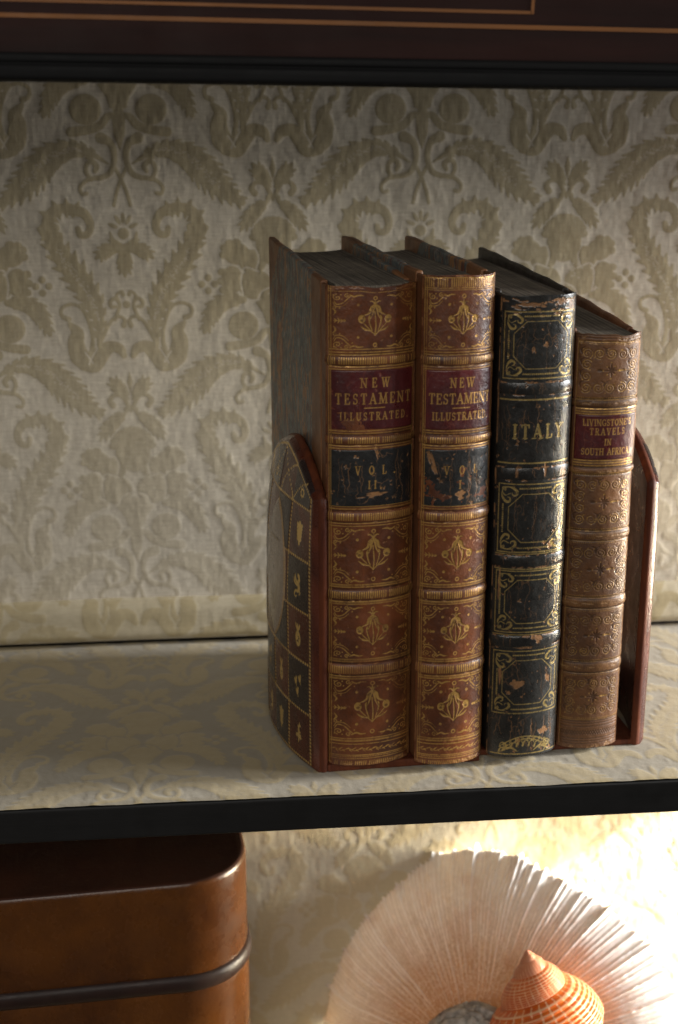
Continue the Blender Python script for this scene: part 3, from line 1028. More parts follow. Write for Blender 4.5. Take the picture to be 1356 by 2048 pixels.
def testament(u0, u1, v, label, volume, worn, seed, yaw):
    rng = random.Random(seed)
    b, d, zb = place_book('antique_book', u0, u1, v, .0042, yaw, label)
    S = Spine(u1 - u0, .0075)
    Z = lambda y: float(z_of(y, d) - zb) * 1000
    H = .2365 if not worn else .2325
    top_y = 548
    a = Art(-S.arc * 500 - 1, S.arc * 500 + 1, -1, 243, .2)
    U = S.arc * 500 - 1.8
    kx = S.arc / .0445
    um = U - 2.4
    # frame lines down both sides
    for m in (-1, 1):
        a.seg('g', m * U, 1.5, m * U, 238, .38)
        a.seg('g', m * (U - 1.1), 4, m * (U - 1.1), Z(566), .3, None, .8)
    # head
    if not worn:
        ticks(a, U - 1, Z(572), Z(556), 1.0, .42, .9, 0, rng)
        hline(a, U, Z(554), .3); hline(a, U, Z(575), .3)
    hline(a, U, Z(579), .25, 'g', .7)
    bands = [(711, 731), (871, 889), (1023, 1043), (1179, 1199), (1327, 1348)]
    panels = [(581, 700), (1052, 1168), (1208, 1316), (1356, 1472)]
    for y in (698, 704, 709, 733, 738, 861, 866, 891, 896, 1012, 1017, 1046, 1051, 1168, 1173, 1202, 1207, 1317, 1322, 1351, 1356, 1475, 1480, 1486):
        hline(a, U, Z(y), .42, 'g', 1.0 if rng.random() > .3 else .75)
    for y in (1170, 1204, 1320, 1354, 1478): beads(a, -U, Z(y), U, Z(y), .75, .22, 'g', .8)
    for y0, y1 in bands:
        ticks(a, U - 2.0, Z(y1 - 4), Z(y0 + 4), 1.05, .5, .95, 0, rng)
        for y in (y0 - 2, y1 + 1): a.seg('b', -U - 2, Z(y), U + 2, Z(y), .7, None, .9)
    for y0, y1 in panels:
        zc, zt, zl = Z((y0 + y1) / 2), Z(y0) - .6, Z(y1) + .6
        s = (zt - zl) / 26.0
        bluebell(a, 0, zc + .2, 3.5 * s * (.4 + .6 * kx))
        for mx in (-1, 1):
            flourish(a, mx * (um + 1.2), zt, 2.0 * s, -mx * 1.35 * kx, -1)
            flourish(a, mx * (um + 1.2), zl, 2.0 * s, -mx * 1.35 * kx, 1)
            sprig(a, mx * (um - 2.6 * kx), zc, 1.75 * s, -mx)
            for dz in (-7.6, 7.4): a.ell('g', mx * 7.4 * kx, zc + dz * s, .6 * s)
        a.ring('g', 0, zt - 1.8 * s, .8 * s, .42)
        a.ring('g', 0, zl + 1.8 * s, .8 * s, .42)
    # tail roll
    z0 = Z(1497)
    wv = [(x, z0 + .55 * math.sin(x * .95)) for x in np.arange(-U + 1, U - 1, .4)]
    a.path('g', wv, .32)
    for x in np.arange(-U + 2, U - 2, 3.3):
        a.seg('g', x, z0 + .3, x + 1.3, z0 + 1.1, .7, .15)
        a.seg('g', x + 1.6, z0 - .2, x + 2.6, z0 - 1.0, .6, .15)
    hline(a, U, Z(1508), .35); beads(a, -U, Z(1511), U, Z(1511), .8, .25); hline(a, U, Z(1515), .3)
    ticks(a, U - 3, Z(1527), Z(1520), 1.0, .42, .75, .1, rng)
    # lettering
    tw = 2 * U
    text(a, 'g', 'NEW', .3, Z(765), 4.1, 13.0 * kx)
    text(a, 'g', 'TESTAMENT', .2, Z(797), 4.6, tw * .85, 0, 1, 1.0)
    a.seg('g', -4.6 * kx, Z(815.5), 4.6 * kx, Z(815.5), .38)
    text(a, 'g', 'ILLUSTRATED.', .5, Z(832), 3.4, tw * .775)
    text(a, 'g', 'VOL.' if volume == 'II' else 'VOL', .8, Z(940), 3.9, 18.5 * kx, 0, 1, .8)
    text(a, 'g', volume + '.' if volume == 'II' else volume, .4, Z(969), 3.7, 6.4 if volume == 'II' else 1.3, 0, 1, .85)
    # wear
    scatter_wear(a, rng, -U, U, 2, 232, 90, .55, .8)
    for y0, y1 in bands:
        for _ in range(7): wear_patch(a, rng, rng.uniform(-U, U), Z(y1 if rng.random() < .5 else y0), rng.uniform(.5, 2), .35, 0, 6)
    crack_lines(a, rng, -U, U, Z(1014), Z(898), 9, .24)
    crack_lines(a, rng, -U, U, Z(858), Z(742), 7, .16)
    scatter_wear(a, rng, -U, U, Z(1012), Z(898), 26, .5)
    if volume == 'II':
        wear_patch(a, rng, .2, Z(988), 4.6, .95, .08, 22)
        wear_patch(a, rng, 1.2, Z(905), .9, 2.2, .3, 10)
        wear_patch(a, rng, -8.5, Z(912), 1.4, .8, 0, 8)
    else:
        wear_patch(a, rng, -U + 5, Z(925), 1.1, 5.2, .35, 18)
        wear_patch(a, rng, .5, Z(990), 2.0, 1.5, 0, 16)
        wear_patch(a, rng, U - 2, Z(980), .7, 2.2, .1, 10)
        wear_patch(a, rng, -4, Z(992), .8, .8, 0, 6)
    # joints rubbed pale
    for m in (-1, 1):
        for _ in range(26): a.ell('w', m * (S.arc * 500 - .5), rng.uniform(0, 238), .8, rng.uniform(1, 5), 0, rng.uniform(.3, .8))
    for _ in range(16): wear_patch(a, rng, rng.uniform(-U, U), rng.uniform(0, 2.0), 1.6, .7, 0, 5)
    for _ in range(12): wear_patch(a, rng, rng.uniform(-U, U), H * 1000 - rng.uniform(0, 1.5), 2, .8, 0, 5)
    gx, gy = np.meshgrid(a.x0 + np.arange(a.nx) * a.res, a.y0 + np.arange(a.ny) * a.res)
    rub = vnoise(gx + 60, gy + 60, 22, seed * 3, 4)
    keep = np.clip((rub - .24) * 3.6, .35, 1)
    lab = ((gy > Z(1014)) & (gy < Z(898))) | ((gy > Z(860)) & (gy < Z(740)))
    a.ch['g'] *= np.where(lab, np.maximum(keep, .82), keep).astype(np.float32)
    top = (lambda u: -.0016 * vnoise(u + 1, u * 0, .012, seed, 3) - .001 * np.exp(-(u / .006) ** 2)) if worn else (lambda u: -.0010 * vnoise(u + 1, u * 0, .01, seed, 3))
    body = spine_patch('spine', S, a, 0, H, 0, M['calf'], b, top=top, seed=seed)
    uu = (U - .35) / 1000
    spine_patch('title_label', S, a, Z(859.5) / 1000, Z(740) / 1000, .00022, M['red_label'], body, -uu, uu, seed=seed + 1)
    spine_patch('volume_label', S, a, Z(1014) / 1000, Z(898.5) / 1000, .00022, M['black_label'], body, -uu, uu, seed=seed + 2)
    for y0, y1 in bands: spine_patch('raised_band', S, a, Z(y1) / 1000, Z(y0) / 1000, -.0002, M['calf_band'], body, seed=seed + 3, bulge=.0008)
    boards(b, S, .137, .2390, (M['marbled'], M['marbled']), H - .001)
    text_block(b, S, .137, .2355)
    return b


testament(.0005, .0422, -.0034, 'tall brown calf book lettered volume II with marbled sides, against the left bookend', 'II', True, 5, 4.6)
testament(.0430, .0772, -.0084, 'tall brown calf book lettered volume I, between its twin volume and the black book', 'I', False, 9, 5.4)


def italy():
    rng = random.Random(31)
    u0, u1 = .0794, .1150
    b, d, zb = place_book('antique_book', u0, u1, -.0064, .0042, 2.6, 'worn black leather book titled Italy with gold octagon frames on its spine')
    S = Spine(u1 - u0, .0075)
    Z = lambda y: float(z_of(y, d) - zb) * 1000
    H = .2270
    a = Art(-S.arc * 500 - 1, S.arc * 500 + 1, -1, 236, .2)
    U = S.arc * 500 - 2.6
    panels = [(622, 757), (968, 1104), (1142, 1264), (1302, 1426)]
    bands = [(764, 791), (934, 962), (1110, 1136), (1271, 1296)]

    def curl(x, y, s, sx, sy):
        for ax in (0, 1):
            P = [(1.2, .5), (2.2, .25), (3.4, .6), (4.4, 1.5), (4.2, 2.5), (3.3, 2.5), (3.1, 1.9)]
            if ax: P = [(q, p) for p, q in P]
            pts = [(x + sx * p * s, y + sy * q * s) for p, q in P]
            a.path('g', spline(pts, 5), [.1 * s, .2 * s, .55 * s, .75 * s, .5 * s, .25 * s, .14 * s])
            P = [(.4, .5), (.5, 1.8), (1.3, 2.6), (2.6, 2.0)] if not ax else [(.5, .4), (1.2, .3), (2.4, .2), (3.6, .25)]
            a.path('g', spline([(x + sx * p * s, y + sy * q * s) for p, q in P], 5), .2 * s)
        a.path('g', [(x + sx * p_ * s, y + sy * q_ * s) for p_, q_ in spiral(.9, .9, .5, 1.1, .5)], .2 * s)

    for y0, y1 in panels:
        t, l = Z(y0), Z(y1)
        for m in (-1, 1): a.seg('g', m * U, t, m * U, l, .36)
        hline(a, U, t, .45); hline(a, U, l, .45)
        s = (t - l) / 30.0
        k = 1.0 * s
        for mx in (-1, 1):
            for e, my in ((t, -1), (l, 1)): curl(mx * (U - 1.0), e + my * 1.0, 1.55 * k, -mx, my)
            beads(a, mx * (U - 2.1), l + 9 * s, mx * (U - 2.1), t - 9 * s, .85, .36)
        for e, my in ((t, -1), (l, 1)): beads(a, -U + 9 * s, e + my * 2.1, U - 9 * s, e + my * 2.1, .85, .36)
        i, c = 4.4 * s, 5.6 * s
        ox = U - i
        oc = [(-ox + c, t - i), (ox - c, t - i), (ox, t - i - c), (ox, l + i + c), (ox - c, l + i), (-ox + c, l + i), (-ox, l + i + c), (-ox, t - i - c)]
        for (xa, ya), (xb, yb) in zip(oc, oc[1:] + oc[:1]): a.seg('g', xa, ya, xb, yb, .32, None, .85)
    for y in (799, 926, 1108, 1138, 1269): hline(a, U + 1.0, Z(y), .62 if y in (799, 926) else .36)
    text(a, 'g', 'ITALY', .3, Z(863), 6.3, 24.5, 0, 1, 1.25)
    # tail ornament: arch of acanthus
    z0 = Z(1500)
    ar = [(x, z0 + 7.5 * (1 - (x / 15) ** 2)) for x in np.linspace(-13, 13, 20)]
    a.path('g', ar, .5)
    a.path('g', [(x * .9, y - 1.5) for x, y in ar], .35)
    for x in np.linspace(-12, 12, 9):
        y = z0 + 6 * (1 - (x / 15) ** 2)
        a.path('g', spline([(x - 1.5, y - 3.5), (x - .6, y - 1.2), (x + .9, y - .8), (x + 1.4, y - 2.2)], 4), [.9, .6, .5, .2], .9)
        a.path('g', spiral(x + 1.2, y + .4, .9, 1.2, 1.0), .28)
    for m in (-1, 1):
        a.path('g', spiral(m * 11.5, z0 + 2.5, 2.2, 1.6, .5, m), .4)
        a.path('g', spline([(m * 13, z0 - 1), (m * 8, z0 + 1.5), (m * 4, z0 - .5)], 5), [.3, 1.3, .2])
    hline(a, U, Z(1507), .4)
    # heavy rubbing
    scatter_wear(a, rng, -U - 2, U + 2, 1, 225, 150, .5)
    for y0, y1 in bands:
        for _ in range(16): wear_patch(a, rng, rng.uniform(-U - 2, U + 2), Z(y0 + 1 if rng.random() < .5 else y1 - 1), rng.uniform(.6, 2.4), .42, 0, 7)
        crack_lines(a, rng, -U, U, Z(y1), Z(y0), 5, .25)
    for y, x, rx, ry in ((1090, 8.5, 1.5, 1.6), (1086, 5, .8, .6), (945, -9.5, .7, 2.2), (940, 4, .6, 3), (945, 14.5, 1.4, 3.4), (1277, 3.5, 2.2, 1.6), (1368, -5.2, 3.2, 1.8), (1360, 10.2, 1.0, 2.0), (1466, 8.5, 2.2, 1.8), (1480, -4.0, 1.2, 1.4), (1502, 13, 1.3, .7), (1350, -14, .7, 4), (1170, -16, .7, 6), (1385, -9.5, 1.0, .8), (600, 9, 3, 1.2), (606, -6, 4, 1.0), (612, 15, 1.6, 2.2), (700, -4, .8, 1.2), (690, 2, .9, 1.2)):
        wear_patch(a, rng, x, Z(y), rx, ry, 0, 20)
    crack_lines(a, rng, -U, U, Z(925), Z(802), 10, .16)
    for y0, y1 in panels: crack_lines(a, rng, -U, U, Z(y1), Z(y0), 7, .15)
    crack_lines(a, rng, -U, U, Z(1500), Z(1430), 12, .3)
    for _ in range(40): wear_patch(a, rng, rng.uniform(-S.arc * 500, S.arc * 500), 225 - rng.uniform(0, 5) ** 1.3, 1.6, .7, 0, 5)
    for m in (-1, 1):
        for _ in range(40): a.ell('w', m * (S.arc * 500 - .4), rng.uniform(0, 226), .7, rng.uniform(.6, 4), 0, rng.uniform(.4, .9))
    body = spine_patch('spine', S, a, 0, H, 0, M['black_leather'], b, top=lambda u: -.0014 * vnoise(u + 1, u * 0, .009, 3, 3), seed=61)
    for y0, y1 in bands: spine_patch('raised_band', S, a, Z(y1) / 1000, Z(y0) / 1000, -.0002, M['black_leather'], body, seed=63, bulge=.0007)
    boards(b, S, .150, .2305, (M['board_black'], M['board_black']), H - .001)
    text_block(b, S, .150, .2285)


italy()


def travels():
    rng = random.Random(41)
    u0, u1 = .1165, .1476
    b, d, zb = place_book('antique_book', u0, u1, -.0012, .0034, -.6, 'shortest book, blind tooled tan calf with red label about travels in Africa')
    S = Spine(u1 - u0, .0065)
    Z = lambda y: float(z_of(y, d) - zb) * 1000
    H = .2085
    a = Art(-S.arc * 500 - 1, S.arc * 500 + 1, -1, 216, .2)
    U = S.arc * 500 - 1.6
    for y0, y1 in ((688, 794), (952, 1056), (1088, 1190), (1224, 1318), (1352, 1434)):
        t, l = Z(y0), Z(y1)
        gv = .85 if y0 < 1000 else .5
        n, rows = 5, 4
        for i in range(n):
            for j in range(rows):
                if j in (1, 2) and i in (1, 2, 3): continue
                x, y = -U + 1.8 + (i + .5) * (2 * U - 3.6) / n, l + 1.6 + (j + .5) * (t - l - 3.2) / rows
                r = min((2 * U - 3.6) / n, (t - l) / rows) * .46
                sx = 1 if i % 2 else -1
                p = spiral(x, y, r, 1.9, .8 * i + 1.6 * j, sx, 1)
                a.path('b', p, .42, .75)
                a.path('g', p, .3, gv * rng.uniform(.5, 1.2))
                a.path('b', spline([(x + r * sx, y), (x + r * 1.2 * sx, y + r * .7), (x + r * .4 * sx, y + r * 1.25)], 4), [.5, .9, .3], .8)
                for q in range(4): a.ell('g', x + rng.uniform(-r, r), y + rng.uniform(-r, r), .28, None, 0, gv)
        yc = (t + l) / 2
        for an in range(8):
            q = an * math.pi / 4
            rr_ = 3.4 if an % 2 == 0 else 2.4
            a.seg('b', math.cos(q) * .5, yc + math.sin(q) * .5, math.cos(q) * rr_, yc + math.sin(q) * rr_, .95, .3, .9)
            a.ell('g', math.cos(q) * rr_ * 1.1, yc + math.sin(q) * rr_ * 1.1, .36, None, 0, gv * 1.1)
        a.seg('g', 3.5, yc, 7.5, yc, .8, .3, min(1, gv * 1.6))
        for m in (-1, 1): a.ell('b', m * 5.4, yc, 1.2, .7, 0, .8)
        for y in (t + .5, l - .5): beads(a, -U, y, U, y, .9, .25, 'g', gv)
        for y in (t + 1.4, l - 1.4, l - 2.3): hline(a, U + 1, y, .36, 'b', .9)
        hline(a, U, t + 1.4, .3, 'g', gv); hline(a, U, l - 1.4, .3, 'g', gv * .9)
    for y in (818, 823.5, 828.5, 921, 926, 931.5): hline(a, U + .6, Z(y), .5)
    for y in (668, 674, 681): hline(a, U + 1, Z(y), .42, 'b', .9)
    for y in (1441, 1447, 1453, 1477, 1482, 1487): hline(a, U + 1, Z(y), .4, 'b', .9)
    for x in np.arange(-U, U, 2.6):
        a.path('b', [(x, Z(1461)), (x + 1.3, Z(1469)), (x + 2.6, Z(1461))], .45, .8)
        a.path('b', [(x, Z(1469)), (x + 1.3, Z(1461)), (x + 2.6, Z(1469))], .45, .8)
    bands = [(799, 815), (936, 949), (1062, 1081), (1196, 1216), (1324, 1344)]
    for y0, y1 in bands:
        ticks(a, U, Z(y1 - 4), Z(y0 + 4), .9, .3, .22, .2, rng)
        for y in (y0 - 1, y1 + 1): a.seg('b', -U - 2, Z(y), U + 2, Z(y), .8, None, 1)
    for m in (-1, 1): a.seg('g', m * U, 2, m * U, 206, .4, None, .7)
    tw = 2 * U
    text(a, 'g', "LIVINGSTONE'S", .2, Z(845), 2.9, tw * .745, -.06, 1, .95)
    text(a, 'g', 'TRAVELS', 0, Z(863), 3.0, tw * .53, 0, 1, .95)
    text(a, 'g', 'IN', .2, Z(884), 2.8, tw * .10, 0, 1, .95)
    text(a, 'g', 'SOUTH AFRICA.', .3, Z(903), 3.0, tw * .765, 0, 1, .95)
    scatter_wear(a, rng, -U, U, 1, 205, 80, .5, .6)
    for _ in range(26): wear_patch(a, rng, rng.uniform(-U, U), 207 - rng.uniform(0, 3), 1.5, .7, 0, 5)
    for _ in range(8): wear_patch(a, rng, rng.uniform(-U, U), rng.uniform(0, 3), 1.5, .8, 0, 5)
    for y0, y1 in bands:
        for _ in range(6): wear_patch(a, rng, rng.uniform(-U, U), Z((y0 + y1) / 2), 1.6, .5, 0, 6)
    crack_lines(a, rng, -U, U, Z(918), Z(832), 3, .14)
    body = spine_patch('spine', S, a, 0, H, 0, M['tan_calf'], b, top=lambda u: -.0022 * vnoise(u + 1, u * 0, .008, 13, 3), seed=81, blind=.0002)
    uu = (U - .2) / 1000
    spine_patch('title_label', S, a, Z(920) / 1000, Z(830) / 1000, .0002, M['red_label'], body, -uu, uu, seed=82)
    for y0, y1 in bands: spine_patch('raised_band', S, a, Z(y1) / 1000, Z(y0) / 1000, -.0002, M['tan_calf'], body, seed=83, bulge=.0006)
    boards(b, S, .135, .2118, (M['board_leather'], M['board_leather']), H - .0012)
    text_block(b, S, .135, .2100)


travels()

# ------------------------------------------------------------------ book rack
rack = tag(empty('book_rack', tuple(stand_pt(.08, .07, 0)), RB), 'dark red leather book rack with arched gilt tooled ends holding four books', 'book rack')
RC = np.array([.08, .07, 0])       # rack origin in stand coordinates


def rk(u, v, z): return np.stack([np.asarray(u) - RC[0], np.asarray(v) - RC[1], np.asarray(z) + 0 * np.asarray(u)], -1)


box('base_board', (-.08, -.0042, -.0705, .040, .0002, .0042), M['stand_edge'], rack, .0009)
box('base_board', (-.0039, .0790, -.0650, .040, .0004, .0034), M['stand_edge'], rack, .0008)

END_D, APEX_S, SPRING, APEX_Z = .091, .045, .138, .1575


def top_z(s):
    t = np.where(s < APEX_S, s / APEX_S, (END_D - s) / (END_D - APEX_S))
    t = np.clip(t, 0, 1)
    return SPRING + (APEX_Z - SPRING) * (1.7 * t - .7 * t * t)


SPLAY = 0.0


def bulge(s, z):
    q = np.clip((z - .085) / (top_z(np.clip(s, 0, END_D)) - .085), 0, 1)
    return .0078 * (1 - (1 - s / .0455) ** 2) * (1 - .9 * q ** 2) + SPLAY * s * (1 - .25 * q ** 2)


def bookend_art():
    a = Art(-1, END_D * 1000 + 1, -1, 160, .25)
    rng = random.Random(4)
    rows = [3.0, 28.5, 54.5, 80.0, 106.0, 131.5]
    cols = [4.0, 25.0, 45.0, 66.0, 87.0]

    def dots(x0, y0, x1, y1): beads(a, x0, y0, x1, y1, 1.9, .62)

    for x in cols: dots(x, 3, x, 131.5 if x not in (4.0, 87.0) else 136)
    for m in (-1, 1):
        for pts in ([(20, 131.5), (24, 136), (30, 141), (37, 143.5)], [(0.5, 152), (8, 143), (17, 136), (20, 131.5)], [(2, 131.5), (5, 139), (14, 146), (21, 148.5)]):
            q = spline([(45.5 + m * px, pz) for px, pz in pts], 4)
            for (xa, ya), (xb, yb) in zip(q[:-1], q[1:]): a.ell('g', xa, ya, .62)
    for y in rows: dots(4, y, 87, y)
    ss = np.linspace(.004, .087, 60)
    tz = top_z(ss) * 1000 - 3.6
    beads_x = 0
    for i in range(len(ss) - 1):
        a.ell('g', ss[i] * 1000, tz[i], .62)
    # dark cells, alternately
    for ci in range(len(cols) - 1):
        for ri in range(len(rows)):
            if (ci + ri) % 2 == 1:
                y1 = rows[ri + 1] if ri + 1 < len(rows) else 152
                a.poly('d', [(cols[ci] + .8, rows[ri] + .8), (cols[ci + 1] - .8, rows[ri] + .8), (cols[ci + 1] - .8, y1 - .8), (cols[ci] + .8, y1 - .8)])

    def emblem(x, y, k, s=1.0):
        e = lambda px, py, rx, ry=None, an=0: a.ell('g', x + px * s, y + py * s, rx * s, (ry or rx) * s, an)
        p = lambda pts, w: a.path('g', spline([(x + px * s, y + py * s) for px, py in pts], 5), [q * s for q in w] if np.ndim(w) else w * s)
        if k == 0:      # ring
            a.ring('g', x, y, 2.3 * s, 1.3 * s)
            for q in range(8): e(2.9 * math.cos(q * .785), 3.2 * math.sin(q * .785), .7)
        elif k == 1:    # shield of leaves
            for m in (-1, 1):
                for j in range(5): e(m * (2.0 - .25 * j), 3.6 - 2 * j, 1.8, 1.1, m * .6)
            p([(0, 5), (0, -7)], [2.4, 1.6])
        elif k == 2:    # winged beast, standing
            p([(-1, 5), (-2.4, 3), (-1.2, 1), (-2, -2), (-1, -4), (1.5, -4.4), (3, -6.5), (1.8, -8), (.4, -7)], [1.6, 2.0, 2.6, 2.6, 2.2, 1.4, 1.2, 1.0, .8])
            p([(-.5, 0), (1.8, 2.4), (2.4, 5.4)], [1.4, 2.0, .4])
            p([(0, -1), (3.0, .6), (3.6, 3.4)], [1.2, 1.6, .4])
            p([(-1.6, -3), (-3.2, -4.6), (-2.2, -6)], [1.4, 1.0, .8])
            e(-1.6, 5.2, 1.5, 1.0, .5)
        elif k == 3:    # crowned fruit
            e(0, -2.6, 2.7, 4.6)
            for m in (-1, 0, 1): p([(0, 2), (m * 1.4, 4), (m * 2.2, 6)], [1.4, 1.4, .8])
            for q in range(7): a.ell('g', x + rng.uniform(-1.4, 1.4) * s, y + (-2.6 + rng.uniform(-3, 2.6)) * s, .55 * s, .55 * s, 0, .9, True)
        elif k == 4:    # three little beasts
            for px, py in ((-2.2, 3.4), (2.2, 1.0), (.4, -5.0)):
                e(px, py, 1.2, 2.2, .2); e(px - .6, py + 2.2, .9); p([(px + .8, py - 1), (px + 1.6, py + .6), (px + 1.0, py + 1.8)], [.6, .9, .5]); p([(px - .6, py - 2), (px - .6, py - 3.2)], .7)
        else:           # bunch
            for q in range(16): e(rng.gauss(0, 1.5), rng.gauss(-.4, 2.6), 1.1, .8, rng.uniform(0, 3))
            p([(0, 3), (-1, 6)], [1, .5]); p([(0, -3), (.4, -6.6)], [1.6, .4])

    seq = [5, 4, 3, 2, 1, 0]
    for ci in range(4):
        xm = (cols[ci] + cols[ci + 1]) / 2
        for ri in range(6):
            y1 = rows[ri + 1] if ri + 1 < 6 else 150
            if ci in (1, 2) and ri in (2, 3, 4): continue
            if ci == 1 and ri == 5: continue
            k = seq[ri] if ci == 0 else (ri * 2 + ci) % 6
            emblem(xm, (rows[ri] + y1) / 2 - (3 if ri == 5 else 0), k, .86 if ri < 5 else .7)
    return a


BA = bookend_art()


def bookend(sgn, u_front, v_front):
    th = .0066
    e = empty_free = None
    ns, nz = 330, 470
    s = np.linspace(0, END_D, ns)
    t = np.linspace(0, 1, nz)
    S_, T_2 = np.meshgrid(s, t)
    Zg = .0004 + T_2 * (top_z(S_) - .0004)
    A = np.stack([BA.sample('g', S_ * 1000, Zg * 1000), np.zeros_like(S_), np.zeros_like(S_), np.ones_like(S_)], -1)
    dk = BA.sample('d', S_ * 1000, Zg * 1000)
    rim = np.minimum(np.minimum(S_, END_D - S_), np.minimum(top_z(S_) - Zg, Zg))
    rnd = .0022 * np.clip(1 - rim / .0026, 0, 1) ** 2
    out = bulge(S_, Zg) - rnd - .00012 * A[..., 0] + .0003 * dk + .0004 * (vnoise(S_ + 1, Zg + 1, .02, 5, 3) - .5)
    P = rk(u_front + sgn * out, v_front + S_, Zg)
    o = grid('bookend', P, M['stand_leather'], rack, {'art': A, 'dark': dk}, flip=(sgn > 0))
    # inner face and rim
    q = np.linspace(0, END_D, 60)
    t2 = np.linspace(0, 1, 24)
    Q, T3 = np.meshgrid(q, t2)
    Zi = .0006 + T3 * (top_z(Q) - .0006 - .0006)
    inn = bulge(Q, Zi) - th
    Pi = rk(u_front + sgn * inn, v_front + .0006 + Q * (END_D - .0012) / END_D, Zi)
    grid('inner_face', Pi, M['stand_inside'], o, None, flip=(sgn < 0))
    # the rim follows front edge, arch and back edge
    loop = [(0, z) for z in np.linspace(0.0006, SPRING, 40)] + [(x, float(top_z(np.array(x)))) for x in np.linspace(0, END_D, 90)[1:-1]] + [(END_D, z) for z in np.linspace(SPRING, .0006, 40)]
    L = np.array(loop)
    prof_ = np.array([(-.0022, .0), (-.0029, -.0004), (-.0038, -.0010), (-.0048, -.0009), (-.0058, -.0003), (-.0066, .0009)])
    prof_ = np.vstack([[(-.0018, .0006)], prof_])
    cen = np.array([END_D / 2, .06])
    R = np.zeros((len(prof_), len(L), 3))
    dS, dZ = np.gradient(L[:, 0]), np.gradient(L[:, 1])
    nl = np.hypot(dS, dZ) + 1e-9
    nS, nZ = -dZ / nl, dS / nl              # outward from the panel
    for i, (do, dn) in enumerate(prof_):
        ss = L[:, 0] - nS * dn * 1.0
        zz = L[:, 1] - nZ * dn
        R[i] = rk(u_front + sgn * (bulge(np.clip(L[:, 0], 0, END_D), L[:, 1]) + do), v_front + ss, zz)
    grid('rim', R, M['stand_edge'], o, None, flip=(sgn > 0))
    # pointed medallion, slightly raised
    zz_ = np.concatenate([np.linspace(129, 55.5, 12), np.linspace(55.5, 129, 12)[1:-1]])
    hw_ = 15.5 * np.clip(1 - np.abs((zz_ - 92.3) / 36.8) ** 2.2, 0, 1) ** .8
    ms = np.stack([43 - hw_ * np.where(np.arange(len(zz_)) < 12, 1, -1), zz_], -1) / 1000
    c0 = np.array([.043, .0923])
    rings = [1.0, .97, .93, .6, .3, .02]
    per = []
    for i in range(len(ms)):
        for tt in np.linspace(0, 1, 6, endpoint=False): per.append(ms[i] * (1 - tt) + ms[(i + 1) % len(ms)] * tt)
    per = np.array(per)
    MP, ma = [], []
    for r_ in rings:
        pt = c0 + (per - c0) * r_
        hh = -.0004 if r_ == 1.0 else (.0006 if r_ > .95 else .0009)
        MP.append(rk(u_front + sgn * (bulge(pt[:, 0], pt[:, 1]) + hh), v_front + pt[:, 0], pt[:, 1]))
        ma.append(pt)
    med = BA
    k = np.stack(MP)
    aa = np.zeros(k.shape[:2] + (4,))
    aa[1, :, 0] = .5
    grid('medallion', k, M['medallion'], o, {'art': aa}, wrap=True, flip=(sgn < 0))
    # shield line on the medallion
    sh = [(36, 108), (50, 108), (50, 86), (43, 70), (36, 86), (36, 108)]
    pts = []
    for (xa, ya), (xb, yb) in zip(sh[:-1], sh[1:]):
        for tt in np.linspace(0, 1, 8, endpoint=False): pts.append((xa + (xb - xa) * tt, ya + (yb - ya) * tt))
    pts.append(sh[-1])
    pts = np.array(pts) / 1000
    n_ = len(pts)
    R = np.zeros((2, n_, 3))
    for i, g_ in enumerate((.985, 1.015)):
        pt = c0 + (pts - c0) * g_
        R[i] = rk(u_front + sgn * (bulge(pt[:, 0], pt[:, 1]) + .00125), v_front + pt[:, 0], pt[:, 1])
    ga = np.zeros((2, n_, 4)); ga[..., 0] = .4; ga[..., 2] = .6
    grid('shield_outline', R, M['stand_dark'], o, {'art': ga}, flip=(sgn > 0))
    return o


# leather of the ends: dark cells and red-brown cells are different skins
def stand_mix():
    m = M['stand_leather']
    t = m.node_tree
    b = t.nodes['Principled BSDF']
    src = b.inputs['Base Color'].links[0].from_socket
    at = t.nodes.new('ShaderNodeAttribute'); at.attribute_name = 'dark'
    g = t.nodes.new('ShaderNodeAttribute'); g.attribute_name = 'art'
    se = t.nodes.new('ShaderNodeSeparateColor')
    t.links.new(g.outputs['Color'], se.inputs[0])
    mu = t.nodes.new('ShaderNodeMath'); mu.operation = 'SUBTRACT'; mu.use_clamp = True
    t.links.new(at.outputs['Fac'], mu.inputs[0]); t.links.new(se.outputs[0], mu.inputs[1])
    mx = t.nodes.new('ShaderNodeMix'); mx.data_type = 'RGBA'
    t.links.new(mu.outputs[0], mx.inputs[0]); t.links.new(src, mx.inputs[6])
    mx.inputs[7].default_value = (.030, .019, .017, 1)
    t.links.new(mx.outputs[2], b.inputs['Base Color'])


stand_mix()
SPLAY = .13
bookend(-1, -.0060, .0)
SPLAY = .02
bookend(1, .1622, .0048)

# ------------------------------------------------------------------ leather case on the lower shelf
case = tag(empty('leather_case', (-.0985, .112, -.345), math.radians(4)), 'glossy tan leather case with rounded corners and a dark ridge, below the shelf', 'case')


def rrect(hx, hy, r, n=18):
    pts = []
    for cx, cy, a0 in ((hx - r, -hy + r, -90), (hx - r, hy - r, 0), (-hx + r, hy - r, 90), (-hx + r, -hy + r, 180)):
        for q in np.linspace(a0, a0 + 90, n): pts.append((cx + r * math.cos(math.radians(q)), cy + r * math.sin(math.radians(q))))
    # long straight sides get points too
    out = []
    for i in range(len(pts)):
        p, q = np.array(pts[i]), np.array(pts[(i + 1) % len(pts)])
        k = max(1, int(np.hypot(*(q - p)) / .006))
        for t in range(k): out.append(p + (q - p) * t / k)
    return np.array(out)


